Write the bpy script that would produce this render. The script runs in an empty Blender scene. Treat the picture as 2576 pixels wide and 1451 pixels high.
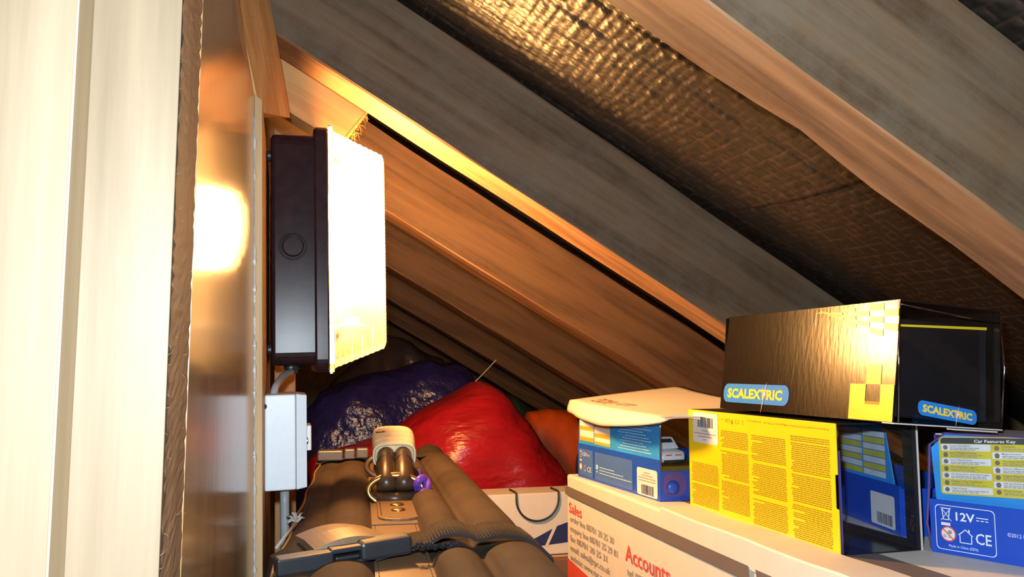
import bpy, bmesh, math, random
import numpy as np
from mathutils import Vector, Matrix
rnd = random.Random(7)
C = bpy.context.scene.collection
scn = bpy.context.scene

# ------------------------------------------------------------------ camera, world, lights, exposure
YAW, PITCH = 0.2711, 0.0978
fwd = Vector((math.sin(YAW)*math.cos(PITCH), math.cos(YAW)*math.cos(PITCH), math.sin(PITCH)))
rgt = Vector((math.cos(YAW), -math.sin(YAW), 0)); upv = rgt.cross(fwd)
cam = bpy.data.cameras.new('camera'); camo = bpy.data.objects.new('camera', cam); C.objects.link(camo)
camo.matrix_world = Matrix(((rgt.x, upv.x, -fwd.x, 0), (rgt.y, upv.y, -fwd.y, 0), (rgt.z, upv.z, -fwd.z, 0.43), (0, 0, 0, 1)))
cam.sensor_width = 36; cam.lens = 2030/2576*36; cam.clip_start = 0.01; cam.clip_end = 50
scn.camera = camo
scn.view_settings.view_transform = 'Standard'; scn.view_settings.look = 'None'
scn.view_settings.exposure = 0.0; scn.view_settings.gamma = 1; scn.view_settings.use_curve_mapping = False
scn.cycles.use_denoising = True
scn.cycles.sample_clamp_indirect = 4
scn.cycles.max_bounces = 10; scn.cycles.transparent_max_bounces = 16
scn.cycles.caustics_reflective = False; scn.cycles.caustics_refractive = False
w = bpy.data.worlds.new('loft_dark'); scn.world = w; w.use_nodes = True
w.node_tree.nodes['Background'].inputs[0].default_value = (0.8, 0.85, 1, 1)
w.node_tree.nodes['Background'].inputs[1].default_value = 0.012
fl = bpy.data.lights.new('camera_flash', 'POINT'); fl.energy = 19; fl.color = (0.80, 0.92, 1.0); fl.shadow_soft_size = 0.007
flo = bpy.data.objects.new('camera_flash', fl); C.objects.link(flo)
flo.location = Vector((0, 0, 0.43)) + upv*0.034 - rgt*0.014 + fwd*0.012
BULB = 900.0            # radiance of the bulb inside the bulkhead lamp

# ------------------------------------------------------------------ materials
def nodes(name):
    m = bpy.data.materials.new(name); m.use_nodes = True
    nt = m.node_tree; return m, nt, nt.nodes['Principled BSDF'], nt.nodes['Material Output']
def N(nt, t, **kw):
    n = nt.nodes.new(t)
    for k, v in kw.items():
        if k in n.inputs: n.inputs[k].default_value = v
        else: setattr(n, k, v)
    return n
def ramp(nt, stops):
    r = nt.nodes.new('ShaderNodeValToRGB'); e = r.color_ramp.elements
    while len(e) < len(stops): e.new(0.5)
    for i, (p, c) in enumerate(stops): e[i].position = p; e[i].color = (*c, 1)
    return r
def coords(nt, scale):
    tc = nt.nodes.new('ShaderNodeTexCoord'); mp = nt.nodes.new('ShaderNodeMapping')
    mp.inputs['Scale'].default_value = scale; nt.links.new(tc.outputs['Object'], mp.inputs['Vector']); return mp
def bump(nt, b, height, strength, dist):
    bp = N(nt, 'ShaderNodeBump', Strength=strength, Distance=dist)
    nt.links.new(height, bp.inputs['Height']); nt.links.new(bp.outputs['Normal'], b.inputs['Normal'])
def plain(name, col, rough=0.5, metal=0.0, spec=0.5, nscale=60, var=0.12, bstr=0.1, bdist=0.0006, coat=0.0, stretch=(1, 1, 1)):
    m, nt, b, o = nodes(name)
    mp = coords(nt, tuple(nscale*s for s in stretch))
    n = N(nt, 'ShaderNodeTexNoise', Scale=1.0, Detail=4.0)
    nt.links.new(mp.outputs[0], n.inputs['Vector'])
    r = ramp(nt, [(0.25, tuple(c*(1-var) for c in col)), (0.75, tuple(min(1, c*(1+var)) for c in col))])
    nt.links.new(n.outputs['Fac'], r.inputs[0]); nt.links.new(r.outputs[0], b.inputs['Base Color'])
    b.inputs['Roughness'].default_value = rough; b.inputs['Metallic'].default_value = metal
    b.inputs['Specular IOR Level'].default_value = spec; b.inputs['Coat Weight'].default_value = coat
    if bstr: bump(nt, b, n.outputs['Fac'], bstr, bdist)
    return m
def wood(name, dark, light, dust=None, dustamt=0.35, rough=0.7, axis=0, ring=26, spec=0.3, coat=0.0, bstr=0.25, knots=True, grain=1.0):
    m, nt, b, o = nodes(name); L = nt.links
    st = [70*grain]*3; st[axis] = 3.0*grain
    st2 = [1.0]*3; st2[axis] = 0.10
    mp = coords(nt, tuple(st)); mp2 = coords(nt, tuple(st2))
    fine = N(nt, 'ShaderNodeTexNoise', Scale=3.0, Detail=5.0, Roughness=0.65); L.new(mp.outputs[0], fine.inputs['Vector'])
    low = N(nt, 'ShaderNodeTexNoise', Scale=22.0, Detail=2.0); L.new(mp2.outputs[0], low.inputs['Vector'])
    mul = N(nt, 'ShaderNodeMath', operation='MULTIPLY'); mul.inputs[1].default_value = ring; L.new(low.outputs['Fac'], mul.inputs[0])
    sn = N(nt, 'ShaderNodeMath', operation='SINE'); L.new(mul.outputs[0], sn.inputs[0])
    s2 = N(nt, 'ShaderNodeMath', operation='MULTIPLY_ADD'); s2.inputs[1].default_value = 0.22; s2.inputs[2].default_value = 0.5; L.new(sn.outputs[0], s2.inputs[0])
    ad = N(nt, 'ShaderNodeMath', operation='ADD'); L.new(s2.outputs[0], ad.inputs[0]); L.new(fine.outputs['Fac'], ad.inputs[1])
    hf = N(nt, 'ShaderNodeMath', operation='MULTIPLY'); hf.inputs[1].default_value = 0.5; L.new(ad.outputs[0], hf.inputs[0])
    r = ramp(nt, [(0.30, dark), (0.66, light)]); L.new(hf.outputs[0], r.inputs[0])
    col = r.outputs[0]
    if knots:
        kp = [7.0]*3; kp[axis] = 3.2
        mk = coords(nt, tuple(kp)); v = N(nt, 'ShaderNodeTexVoronoi', Scale=1.0); L.new(mk.outputs[0], v.inputs['Vector'])
        kr = ramp(nt, [(0.09, (1, 1, 1)), (0.20, (0, 0, 0))]); L.new(v.outputs['Distance'], kr.inputs[0])
        mx = N(nt, 'ShaderNodeMix', data_type='RGBA'); L.new(kr.outputs[0], mx.inputs[0]); L.new(col, mx.inputs[6])
        mx.inputs[7].default_value = (*[c*0.45 for c in dark], 1); col = mx.outputs[2]
    if dust:
        dn = N(nt, 'ShaderNodeTexNoise', Scale=14.0, Detail=8.0, Roughness=0.78); md = coords(nt, (1, 1, 1)); L.new(md.outputs[0], dn.inputs['Vector'])
        dr = ramp(nt, [(0.38, (0, 0, 0)), (0.75, (dustamt*2, )*3)]); L.new(dn.outputs['Fac'], dr.inputs[0])
        mx = N(nt, 'ShaderNodeMix', data_type='RGBA'); L.new(dr.outputs[0], mx.inputs[0]); L.new(col, mx.inputs[6])
        mx.inputs[7].default_value = (*dust, 1); col = mx.outputs[2]
    L.new(col, b.inputs['Base Color'])
    b.inputs['Roughness'].default_value = rough; b.inputs['Specular IOR Level'].default_value = spec
    b.inputs['Coat Weight'].default_value = coat; b.inputs['Coat Roughness'].default_value = 0.12
    bump(nt, b, hf.outputs[0], bstr, 0.0012)
    return m
def clear(name, tint=(0.96, 0.97, 1.0), rough=0.04, base=0.025):
    m = bpy.data.materials.new(name); m.use_nodes = True; nt = m.node_tree; nt.nodes.clear()
    o = nt.nodes.new('ShaderNodeOutputMaterial'); t = N(nt, 'ShaderNodeBsdfTransparent', Color=(*tint, 1))
    g = N(nt, 'ShaderNodeBsdfGlossy', Roughness=rough); f = nt.nodes.new('ShaderNodeLayerWeight'); pw = N(nt, 'ShaderNodeMath', operation='POWER'); pw.inputs[1].default_value = 4.0; nt.links.new(f.outputs['Facing'], pw.inputs[0])
    a = N(nt, 'ShaderNodeMath', operation='ADD'); a.inputs[1].default_value = base; nt.links.new(pw.outputs[0], a.inputs[0])
    mx = nt.nodes.new('ShaderNodeMixShader'); nt.links.new(a.outputs[0], mx.inputs[0]); nt.links.new(t.outputs[0], mx.inputs[1]); nt.links.new(g.outputs[0], mx.inputs[2])
    nt.links.new(mx.outputs[0], o.inputs[0]); return m
def fabric(name, col, rough=0.85, pitch=900, bstr=0.5, stretch=(1, 1, 1)):
    m, nt, b, o = nodes(name)
    mp = coords(nt, stretch)
    w1 = N(nt, 'ShaderNodeTexWave', Scale=pitch/20, Distortion=0.6, bands_direction='X'); w2 = N(nt, 'ShaderNodeTexWave', Scale=pitch/20, Distortion=0.6, bands_direction='Y')
    for q in (w1, w2): nt.links.new(mp.outputs[0], q.inputs['Vector'])
    mu = N(nt, 'ShaderNodeMath', operation='MULTIPLY'); nt.links.new(w1.outputs['Fac'], mu.inputs[0]); nt.links.new(w2.outputs['Fac'], mu.inputs[1])
    n = N(nt, 'ShaderNodeTexNoise', Scale=25.0, Detail=5.0); nt.links.new(mp.outputs[0], n.inputs['Vector'])
    r = ramp(nt, [(0.3, tuple(c*0.8 for c in col)), (0.7, tuple(c*1.25 for c in col))]); nt.links.new(n.outputs['Fac'], r.inputs[0])
    nt.links.new(r.outputs[0], b.inputs['Base Color']); b.inputs['Roughness'].default_value = rough
    b.inputs['Specular IOR Level'].default_value = 0.2
    bump(nt, b, mu.outputs[0], bstr, 0.0004); return m

M = {}
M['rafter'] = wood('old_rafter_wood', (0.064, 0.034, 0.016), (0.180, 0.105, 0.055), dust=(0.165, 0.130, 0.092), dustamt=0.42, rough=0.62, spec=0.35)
M['rafter_lamplit'] = wood('lamplit_rafter_wood', (0.060, 0.029, 0.012), (0.150, 0.075, 0.031), dust=(0.13, 0.085, 0.05), dustamt=0.22, rough=0.65, spec=0.3)  # farther rafters: the lamp's orange light put into the wood colour
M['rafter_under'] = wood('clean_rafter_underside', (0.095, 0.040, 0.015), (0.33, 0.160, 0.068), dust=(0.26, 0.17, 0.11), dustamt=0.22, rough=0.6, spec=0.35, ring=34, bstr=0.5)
M['new_wood'] = wood('fresh_sawn_pine', (0.50, 0.25, 0.09), (0.70, 0.40, 0.16), rough=0.65, axis=0, knots=False)
M['stud_wood'] = wood('stud_pine', (0.38, 0.17, 0.06), (0.55, 0.28, 0.12), rough=0.6, axis=2, knots=False)
M['pale_pine'] = wood('planed_pale_pine', (0.180, 0.130, 0.080), (0.285, 0.210, 0.136), rough=0.5, axis=2, ring=14, knots=False, bstr=0.08, grain=0.6)
M['rough_edge'] = wood('rough_sawn_reddish_edge', (0.115, 0.044, 0.027), (0.30, 0.18, 0.085), rough=0.85, axis=2, ring=6, knots=False, bstr=0.7, grain=5.5)
M['ply'] = wood('varnished_plywood', (0.28, 0.145, 0.055), (0.43, 0.25, 0.105), rough=0.22, axis=2, ring=16, spec=0.7, coat=0.5, bstr=0.10, knots=False, grain=0.8)
M['board_edge'] = wood('board_edge_ply', (0.40, 0.24, 0.11), (0.56, 0.37, 0.19), rough=0.6, axis=2, knots=False, bstr=0.15)
M['bead'] = plain('clear_varnish_bead', (0.55, 0.50, 0.45), 0.12, spec=0.9, nscale=200, bstr=0.3)
M['bakelite'] = plain('dark_brown_glossy_plastic', (0.026, 0.012, 0.014), 0.26, spec=0.16, nscale=90, bstr=0.05, var=0.3)
M['reflector'] = plain('white_enamel', (0.8, 0.76, 0.68), 0.4, nscale=20)
M['brass'] = plain('aged_brass', (0.72, 0.50, 0.20), 0.25, metal=1.0, nscale=80, bstr=0.1)
M['steel'] = plain('bright_steel', (0.7, 0.7, 0.72), 0.25, metal=1.0, nscale=80)
M['grey_metal'] = plain('light_grey_painted_metal', (0.70, 0.76, 0.82), 0.4, nscale=150, var=0.03, bstr=0.06, bdist=0.0002)
M['white_plastic'] = plain('white_plastic', (0.8, 0.78, 0.74), 0.35, nscale=30, var=0.03)
M['grey_cable'] = plain('grey_cable_sheath', (0.30, 0.32, 0.34), 0.45, nscale=60)
M['black_rubber'] = plain('black_plastic', (0.022, 0.024, 0.03), 0.35, nscale=80, bstr=0.15)
M['canvas'] = fabric('brown_black_canvas', (0.058, 0.038, 0.025), stretch=(1, 1, 1))
M['web'] = fabric('ribbed_black_webbing', (0.030, 0.023, 0.021), pitch=500, bstr=0.9)
M['leather'] = plain('tan_grained_leather', (0.20, 0.115, 0.055), 0.45, nscale=420, bstr=0.25, bdist=0.0004, var=0.1)
M['dark_leather'] = plain('dark_brown_leather', (0.065, 0.036, 0.019), 0.33, nscale=300, bstr=0.12, bdist=0.0003)
M['wrap'] = plain('pale_hide_wrap', (0.82, 0.66, 0.40), 0.6, nscale=220, bstr=0.3, var=0.08)
M['rear_buckle'] = plain('dull_grey_plastic', (0.075, 0.068, 0.066), 0.4, nscale=80)
M['stitch'] = plain('dark_thread', (0.03, 0.02, 0.02), 0.8)
M['piping'] = plain('ochre_piping', (0.42, 0.23, 0.06), 0.5)
M['purple'] = plain('purple_ribbon', (0.20, 0.07, 0.55), 0.35, nscale=120, var=0.25)
M['string'] = plain('silver_string', (0.45, 0.43, 0.40), 0.45, nscale=400)
M['carton'] = plain('cream_carton', (0.84, 0.77, 0.66), 0.6, nscale=45, var=0.035, bstr=0.06)
M['carton_raw'] = plain('raw_kraft_edge', (0.62, 0.46, 0.29), 0.75, nscale=90, var=0.1)
M['kraft'] = plain('brown_cardboard', (0.24, 0.12, 0.065), 0.75, nscale=60, var=0.1)
M['stripe'] = plain('grey_brown_print', (0.17, 0.145, 0.13), 0.55, nscale=40, var=0.03, bstr=0)
M['red_print'] = plain('red_print', (0.80, 0.10, 0.06), 0.5, nscale=40, var=0.03, bstr=0)
M['grey_print'] = plain('grey_lettering', (0.33, 0.29, 0.24), 0.6, nscale=40, var=0.03, bstr=0)
M['paper_white'] = plain('white_sticker', (0.78, 0.77, 0.76), 0.5, nscale=40, var=0.02, bstr=0)
M['ink'] = plain('black_ink', (0.05, 0.05, 0.055), 0.5, bstr=0)
M['brown_ink'] = plain('brown_ink', (0.30, 0.17, 0.08), 0.6, bstr=0)
M['yellow'] = plain('yellow_card', (0.84, 0.66, 0.010), 0.35, nscale=35, var=0.025, bstr=0.03)
M['olive_ink'] = plain('olive_fine_print', (0.30, 0.20, 0.010), 0.5, var=0.05, bstr=0)
M['black_card'] = plain('black_gloss_card', (0.012, 0.0085, 0.006), 0.185, spec=0.30, nscale=300, bstr=0.25, bdist=0.0004, var=0.2, stretch=(1, 1, 0.25))
M['black_in'] = plain('black_inner_card', (0.008, 0.0065, 0.008), 0.5, nscale=60, bstr=0.05)
M['yellow_print'] = plain('yellow_print', (0.84, 0.62, 0.02), 0.3, spec=0.4, nscale=60, var=0.03, bstr=0.03)
M['logo_blue'] = plain('logo_blue', (0.03, 0.22, 0.68), 0.5, spec=0.15, nscale=40, var=0.03, bstr=0)
M['logo_yellow'] = plain('logo_yellow', (0.88, 0.64, 0.06), 0.5, spec=0.15, nscale=40, var=0.03, bstr=0)
M['star'] = plain('pale_red_star', (0.95, 0.50, 0.38), 0.4, bstr=0)
M['star_white'] = plain('star_white', (0.95, 0.88, 0.8), 0.4, bstr=0)
M['card_edge'] = plain('raw_card_edge', (0.65, 0.60, 0.56), 0.6, bstr=0.05)
M['royal'] = plain('royal_blue_card', (0.012, 0.075, 0.52), 0.35, nscale=40, var=0.04, bstr=0.03)
M['mid_blue'] = plain('panel_blue', (0.06, 0.15, 0.48), 0.4, nscale=40, var=0.04, bstr=0)
M['sky_blue'] = plain('sky_blue_card', (0.030, 0.30, 0.80), 0.4, nscale=18, var=0.2, bstr=0.0)
M['pale_blue_ink'] = plain('pale_blue_ink', (0.35, 0.62, 0.80), 0.5, bstr=0)
M['white_ink'] = plain('white_ink', (0.80, 0.82, 0.86), 0.5, bstr=0)
M['orange_print'] = plain('orange_print', (0.85, 0.42, 0.04), 0.5, bstr=0, nscale=60)
M['key_yellow'] = plain('key_yellow', (0.62, 0.54, 0.04), 0.45, bstr=0)
M['key_white'] = plain('key_white', (0.70, 0.73, 0.75), 0.45, bstr=0)
M['violet'] = plain('violet_edge_plastic', (0.10, 0.07, 0.26), 0.25, bstr=0)
M['car_white'] = plain('white_toy_paint', (0.75, 0.78, 0.80), 0.2, coat=0.5, bstr=0)
M['plinth'] = plain('ochre_plinth', (0.22, 0.13, 0.02), 0.5)
M['clear'] = clear('clear_plastic'); M['clear_pink'] = clear('clear_plastic_edge', (0.85, 0.66, 0.66), 0.1, 0.25)
M['red_bag'] = plain('red_polythene', (0.33, 0.009, 0.015), 0.3, nscale=26, var=0.25, bstr=0.7, bdist=0.012, stretch=(0.45, 1, 1.5))
M['blue_bag'] = plain('dark_blue_polythene', (0.022, 0.018, 0.115), 0.25, nscale=42, var=0.3, bstr=0.8, bdist=0.008)
M['grey_bag'] = plain('smoky_grey_polythene', (0.050, 0.036, 0.042), 0.28, nscale=24, var=0.4, bstr=0.6, bdist=0.008)
M['orange_bag'] = plain('orange_red_nylon', (0.75, 0.10, 0.008), 0.5, nscale=24, var=0.2, bstr=0.5, bdist=0.005)
M['green_bag'] = plain('dark_green_cloth', (0.012, 0.03, 0.022), 0.6, nscale=30, bstr=0.4, bdist=0.004)
M['pink_cloth'] = plain('dusky_pink_cloth', (0.22, 0.09, 0.07), 0.7, nscale=30, bstr=0.4, bdist=0.004)
M['floor'] = wood('dusty_floor_board', (0.14, 0.09, 0.055), (0.26, 0.18, 0.11), rough=0.8, axis=1)
M['brick'] = plain('dark_gable_block', (0.10, 0.065, 0.05), 0.9, nscale=30, var=0.3, bstr=0.4, bdist=0.004)
M['bluearrow'] = plain('navy_print', (0.02, 0.035, 0.14), 0.5, bstr=0)
M['glue'] = M['bead']

# ------------------------------------------------------------------ mesh helpers
def tag(o, label=None, cat=None, group=None, kind=None):
    for k, v in (('label', label), ('category', cat), ('group', group), ('kind', kind)):
        if v: o[k] = v
    return o
def thing(name, label, cat, loc=(0, 0, 0), rot=(0, 0, 0), group=None):
    o = bpy.data.objects.new(name, None); C.objects.link(o); o.empty_display_size = 0.02
    o.location = loc; o.rotation_euler = rot
    return tag(o, label, cat, group)
def obj(name, me, m, parent=None, smooth=False, label=None):
    o = bpy.data.objects.new(name, me); C.objects.link(o)
    for mm in (m if isinstance(m, (list, tuple)) else [m]): me.materials.append(mm)
    if smooth:
        for p in me.polygons: p.use_smooth = True
    if parent: o.parent = parent
    if label: o['label'] = label
    return o
def pymesh(name, vs, fs):
    me = bpy.data.meshes.new(name); me.from_pydata([tuple(v) for v in vs], [], fs); me.update(); return me
class MB:
    def __init__(s): s.v = []; s.f = []
    def add(s, vs, fs):
        n = len(s.v); s.v += [tuple(v) for v in vs]; s.f += [tuple(i+n for i in f) for f in fs]; return s
    def box(s, a, b):
        x0, y0, z0 = a; x1, y1, z1 = b
        return s.add([(x0,y0,z0),(x1,y0,z0),(x1,y1,z0),(x0,y1,z0),(x0,y0,z1),(x1,y0,z1),(x1,y1,z1),(x0,y1,z1)],
                     [(0,3,2,1),(4,5,6,7),(0,1,5,4),(1,2,6,5),(2,3,7,6),(3,0,4,7)])
    def quad(s, *p): return s.add(p, [tuple(range(len(p)))])
    def tube(s, pts, r, n=10, cap=True, closed=False, flat=1.0):
        pts = [Vector(p) for p in pts]; k = len(pts); rings = []; up = None
        for i, p in enumerate(pts):
            t = (pts[(i+1) % k]-pts[i-1]) if closed else (pts[min(i+1, k-1)]-pts[max(i-1, 0)])
            t.normalize()
            if up is None: up = Vector((0, 0, 1)) if abs(t.z) < 0.9 else Vector((1, 0, 0))
            a = (up-t*up.dot(t)).normalized(); up = a; b = t.cross(a)
            rr = r[i] if isinstance(r, (list, tuple)) else r
            rings.append([p+a*rr*math.cos(2*math.pi*j/n)*flat+b*rr*math.sin(2*math.pi*j/n) for j in range(n)])
        vs = [q for g in rings for q in g]; fs = []
        for i in range(k if closed else k-1):
            A = i*n; B = ((i+1) % k)*n
            for j in range(n): fs.append((A+j, A+(j+1) % n, B+(j+1) % n, B+j))
        if cap and not closed: fs += [tuple(range(n))[::-1], tuple(range((k-1)*n, k*n))]
        return s.add(vs, fs)
    def lathe(s, prof, org, ax, n=24):
        ax = Vector(ax).normalized(); a = ax.orthogonal().normalized(); b = ax.cross(a); o = Vector(org)
        vs = [o+ax*h+(a*math.cos(2*math.pi*j/n)+b*math.sin(2*math.pi*j/n))*max(r, 1e-5) for r, h in prof for j in range(n)]
        fs = [(i*n+j, i*n+(j+1) % n, (i+1)*n+(j+1) % n, (i+1)*n+j) for i in range(len(prof)-1) for j in range(n)]
        fs += [tuple(range(n))[::-1], tuple(range((len(prof)-1)*n, len(prof)*n))]
        return s.add(vs, fs)
    def prism(s, poly, o, xd, yd, zd, h):
        o, xd, yd, zd = map(Vector, (o, xd, yd, zd)); n = len(poly)
        vs = [o+xd*a+yd*b for a, b in poly]+[o+xd*a+yd*b+zd*h for a, b in poly]
        fs = [tuple(range(n))[::-1], tuple(range(n, 2*n))]+[(i, (i+1) % n, n+(i+1) % n, n+i) for i in range(n)]
        return s.add(vs, fs)
    def build(s, name, m, parent=None, smooth=False, bevel=0, seg=2, label=None, recalc=True):
        me = pymesh(name, s.v, s.f)
        if bevel or recalc:
            bm = bmesh.new(); bm.from_mesh(me)
            if recalc: bmesh.ops.recalc_face_normals(bm, faces=bm.faces)
            if bevel:
                es = [e for e in bm.edges if len(e.link_faces) == 2 and e.calc_face_angle() > 0.5]
                bmesh.ops.bevel(bm, geom=es, offset=bevel, segments=seg, affect='EDGES', profile=0.5, clamp_overlap=True)
            bm.to_mesh(me); bm.free()
        o = obj(name, me, m, parent, smooth, label)
        return o
def rrect(x0, y0, x1, y1, r, n=5):
    p = []
    for cx, cy, a in ((x1-r, y1-r, 0), (x0+r, y1-r, 90), (x0+r, y0+r, 180), (x1-r, y0+r, 270)):
        for i in range(n+1):
            t = math.radians(a+90*i/n); p.append((cx+r*math.cos(t), cy+r*math.sin(t)))
    return p
class Face:       # a flat printed face: o = lower left corner seen from outside, x to the right, y up
    def __init__(s, o, xd, yd, parent):
        s.o, s.x, s.y, s.parent = Vector(o), Vector(xd), Vector(yd), parent; s.n = s.x.cross(s.y).normalized()
    def P(s, a, b, lift=0.0): return s.o+s.x*a+s.y*b+s.n*lift
    def poly(s, name, m, pts, lift=0.0003, parent=None):
        mb = MB(); mb.quad(*[s.P(a, b, lift) for a, b in pts]); return mb.build(name, m, parent or s.parent, recalc=False)
    def quads(s, name, m, rects, lift=0.0003, parent=None, kind=None):
        mb = MB()
        for r in rects:
            if len(r) == 4 and not isinstance(r[0], (tuple, list)):
                a, b, c, d = r; r = ((a, b), (c, b), (c, d), (a, d))
            mb.quad(*[s.P(x, y, lift) for x, y in r])
        o = mb.build(name, m, parent or s.parent, recalc=False); tag(o, kind=kind); return o
    def text(s, name, body, m, a, b, cap, width=None, bold=0.0, lift=0.0005, flip=False, parent=None, slope=0.0):
        cu = bpy.data.curves.new('t', 'FONT'); cu.body = body; cu.size = 1; cu.offset = bold; cu.resolution_u = 2
        t = bpy.data.objects.new('t', cu); C.objects.link(t)
        dg = bpy.context.evaluated_depsgraph_get()
        me = bpy.data.meshes.new_from_object(t.evaluated_get(dg))
        bpy.data.objects.remove(t); bpy.data.curves.remove(cu)
        xs = [v.co.x for v in me.vertices]; x0, x1 = min(xs), max(xs)
        sy = cap/0.70; sx = sy if width is None else width/(x1-x0)
        for v in me.vertices:
            x, y = (v.co.x-x0)*sx, v.co.y*sy
            if flip: x, y = (x1-x0)*sx-x, cap-y
            v.co = s.P(a+x, b+y+slope*x, lift)
        me.materials.clear(); me.name = name
        return obj(name, me, m, parent or s.parent)

# ------------------------------------------------------------------ the roof
PHI = 0.523; SL = Vector((math.cos(PHI), 0, -math.sin(PHI))); NR = Vector((math.sin(PHI), 0, math.cos(PHI))); H0, RD, RW = 0.268, 0.100, 0.054
CAMO = Vector((0, 0, 0.43))
roof_org = CAMO+NR*H0
def rafter(y, label, seed, s0=-0.75, s1=1.50):
    r = random.Random(seed); n = 70; mb = MB(); vs = []; fs = []
    ph = [r.uniform(0, 6) for _ in range(8)]
    c = 0.0014
    for i in range(n+1):
        x = s0+(s1-s0)*i/n
        wv = [0.0010*math.sin(x*9+ph[k])+0.0007*math.sin(x*31+ph[k+4]) for k in range(4)]
        wane = 0.0
        if seed == 1: wane = 0.007*math.exp(-((x-0.185)/0.035)**2)+0.003*math.exp(-((x-0.30)/0.06)**2)      # bark wane on the far lower arris
        sec = [(0+wv[0], c), (c, 0+wv[1]*0.5), (RW-c-wane, 0+wv[1]*0.5), (RW+wv[2]-wane*0.3, c+wane), (RW+wv[2], RD-c), (RW-c, RD+wv[3]), (c, RD+wv[3]), (0+wv[0], RD-c)]
        vs += [(x, a, b) for a, b in sec]
    k = 8
    for i in range(n):
        for j in range(k): fs.append((i*k+j, (i+1)*k+j, (i+1)*k+(j+1) % k, i*k+(j+1) % k))
    fs += [tuple(range(k)), tuple(range(n*k, n*k+k))[::-1]]
    mb.add(vs, fs); o = mb.build('roof_rafter', [M['rafter'] if y < 1 else M['rafter_lamplit'], M['rafter_under']], smooth=False)
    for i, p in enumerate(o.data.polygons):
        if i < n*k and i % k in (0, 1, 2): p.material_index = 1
    o.location = roof_org+Vector((0, y, 0)); o.rotation_euler = (0, PHI, 0)
    return tag(o, label, 'rafter', 'sloping rafters of the loft roof')

# sarking felt between the rafters: quilted by its reinforcing scrim, laid as real relief
def felt():
    step = 0.0019; pit = 0.0088
    s = np.arange(-0.20, 0.74, step); y = np.arange(0.20, 0.80, step)
    S, Y = np.meshgrid(s, y, indexing='ij')
    ws = S+0.0022*np.sin(Y*23+1.0)+0.0014*np.sin(S*31+Y*47)
    wy = Y+0.0026*np.sin(S*17+0.4)+0.0016*np.sin(S*53+Y*29+2)
    a = np.abs(np.sin(np.pi*ws/pit)); b = np.abs(np.sin(np.pi*wy/pit))
    pil = np.minimum(a, b)**0.42
    amp = 0.5+0.5*np.sin(S*8.5+1.6)*np.sin(Y*13+0.6)
    big = np.clip(1.25-np.abs(S-0.05)*2.6, 0.32, 1.0)
    rr = np.random.RandomState(3)
    ci = (np.floor(ws/pit).astype(int) % 97); cj = (np.floor(wy/pit).astype(int) % 89)
    cell = rr.rand(97, 89)[ci, cj]
    cu = np.maximum(0, np.sin(np.pi*(wy*2.1+ws*0.25)/pit/4.3))**6
    h = -(0.0020*pil*(0.35+0.9*cell)*big*(0.6+0.6*amp)) + 0.0025*cu*big
    sag = -0.012*np.sin(np.pi*np.clip((Y-0.416)/(0.782-0.416), 0, 1))
    lap = 0.0022*np.clip((S-0.310-0.012*np.sin((Y-0.4)*9))/0.004, 0, 1)
    Z = RD+0.004+h+sag*0.7+lap+0.012*0.25
    thr = np.clip(1-np.minimum(a, b)/0.22, 0, 1)
    V = np.stack([S, Y, Z], -1).reshape(-1, 3); ns, ny = S.shape
    idx = np.arange(ns*ny).reshape(ns, ny)
    Q = np.stack([idx[:-1, :-1], idx[:-1, 1:], idx[1:, 1:], idx[1:, :-1]], -1).reshape(-1, 4)
    me = bpy.data.meshes.new('sarking_felt'); me.vertices.add(len(V)); me.vertices.foreach_set('co', V.ravel())
    me.loops.add(Q.size); me.loops.foreach_set('vertex_index', Q.ravel())
    me.polygons.add(len(Q)); me.polygons.foreach_set('loop_start', np.arange(len(Q))*4); me.polygons.foreach_set('loop_total', np.full(len(Q), 4))
    me.update(calc_edges=True)
    at = me.attributes.new('scrim', 'FLOAT', 'POINT'); at.data.foreach_set('value', thr.ravel().astype(np.float32))
    m, nt, bs, o = nodes('bitumen_felt_with_scrim')
    an = N(nt, 'ShaderNodeAttribute', attribute_name='scrim')
    mx = N(nt, 'ShaderNodeMix', data_type='RGBA'); nt.links.new(an.outputs['Fac'], mx.inputs[0])
    mx.inputs[6].default_value = (0.014, 0.010, 0.007, 1); mx.inputs[7].default_value = (0.055, 0.030, 0.021, 1)
    nt.links.new(mx.outputs[2], bs.inputs['Base Color']); bs.inputs['Roughness'].default_value = 0.46; bs.inputs['Specular IOR Level'].default_value = 0.7
    mp = coords(nt, (1, 1, 1)); nn = N(nt, 'ShaderNodeTexNoise', Scale=260.0, Detail=3.0); nt.links.new(mp.outputs[0], nn.inputs['Vector'])
    bump(nt, bs, nn.outputs['Fac'], 0.35, 0.0012)
    ob = obj('sarking_felt', me, m, ceil, smooth=True); return ob
ceil = bpy.data.objects.new('ceiling', pymesh('ceiling', [(-0.8, -0.3, RD+0.016), (1.6, -0.3, RD+0.016), (1.6, 3.3, RD+0.016), (-0.8, 3.3, RD+0.016),
      (-0.8, -0.3, RD+0.03), (1.6, -0.3, RD+0.03), (1.6, 3.3, RD+0.03), (-0.8, 3.3, RD+0.03)],
      [(0, 1, 2, 3), (7, 6, 5, 4), (0, 4, 5, 1), (1, 5, 6, 2), (2, 6, 7, 3), (3, 7, 4, 0)]))
C.objects.link(ceil); ceil.data.materials.append(plain('black_roofing_felt', (0.012, 0.010, 0.009), 0.5, nscale=90, bstr=0.5, bdist=0.003))
ceil.location = roof_org; ceil.rotation_euler = (0, PHI, 0); tag(ceil, kind='structure')
felt()

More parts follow.
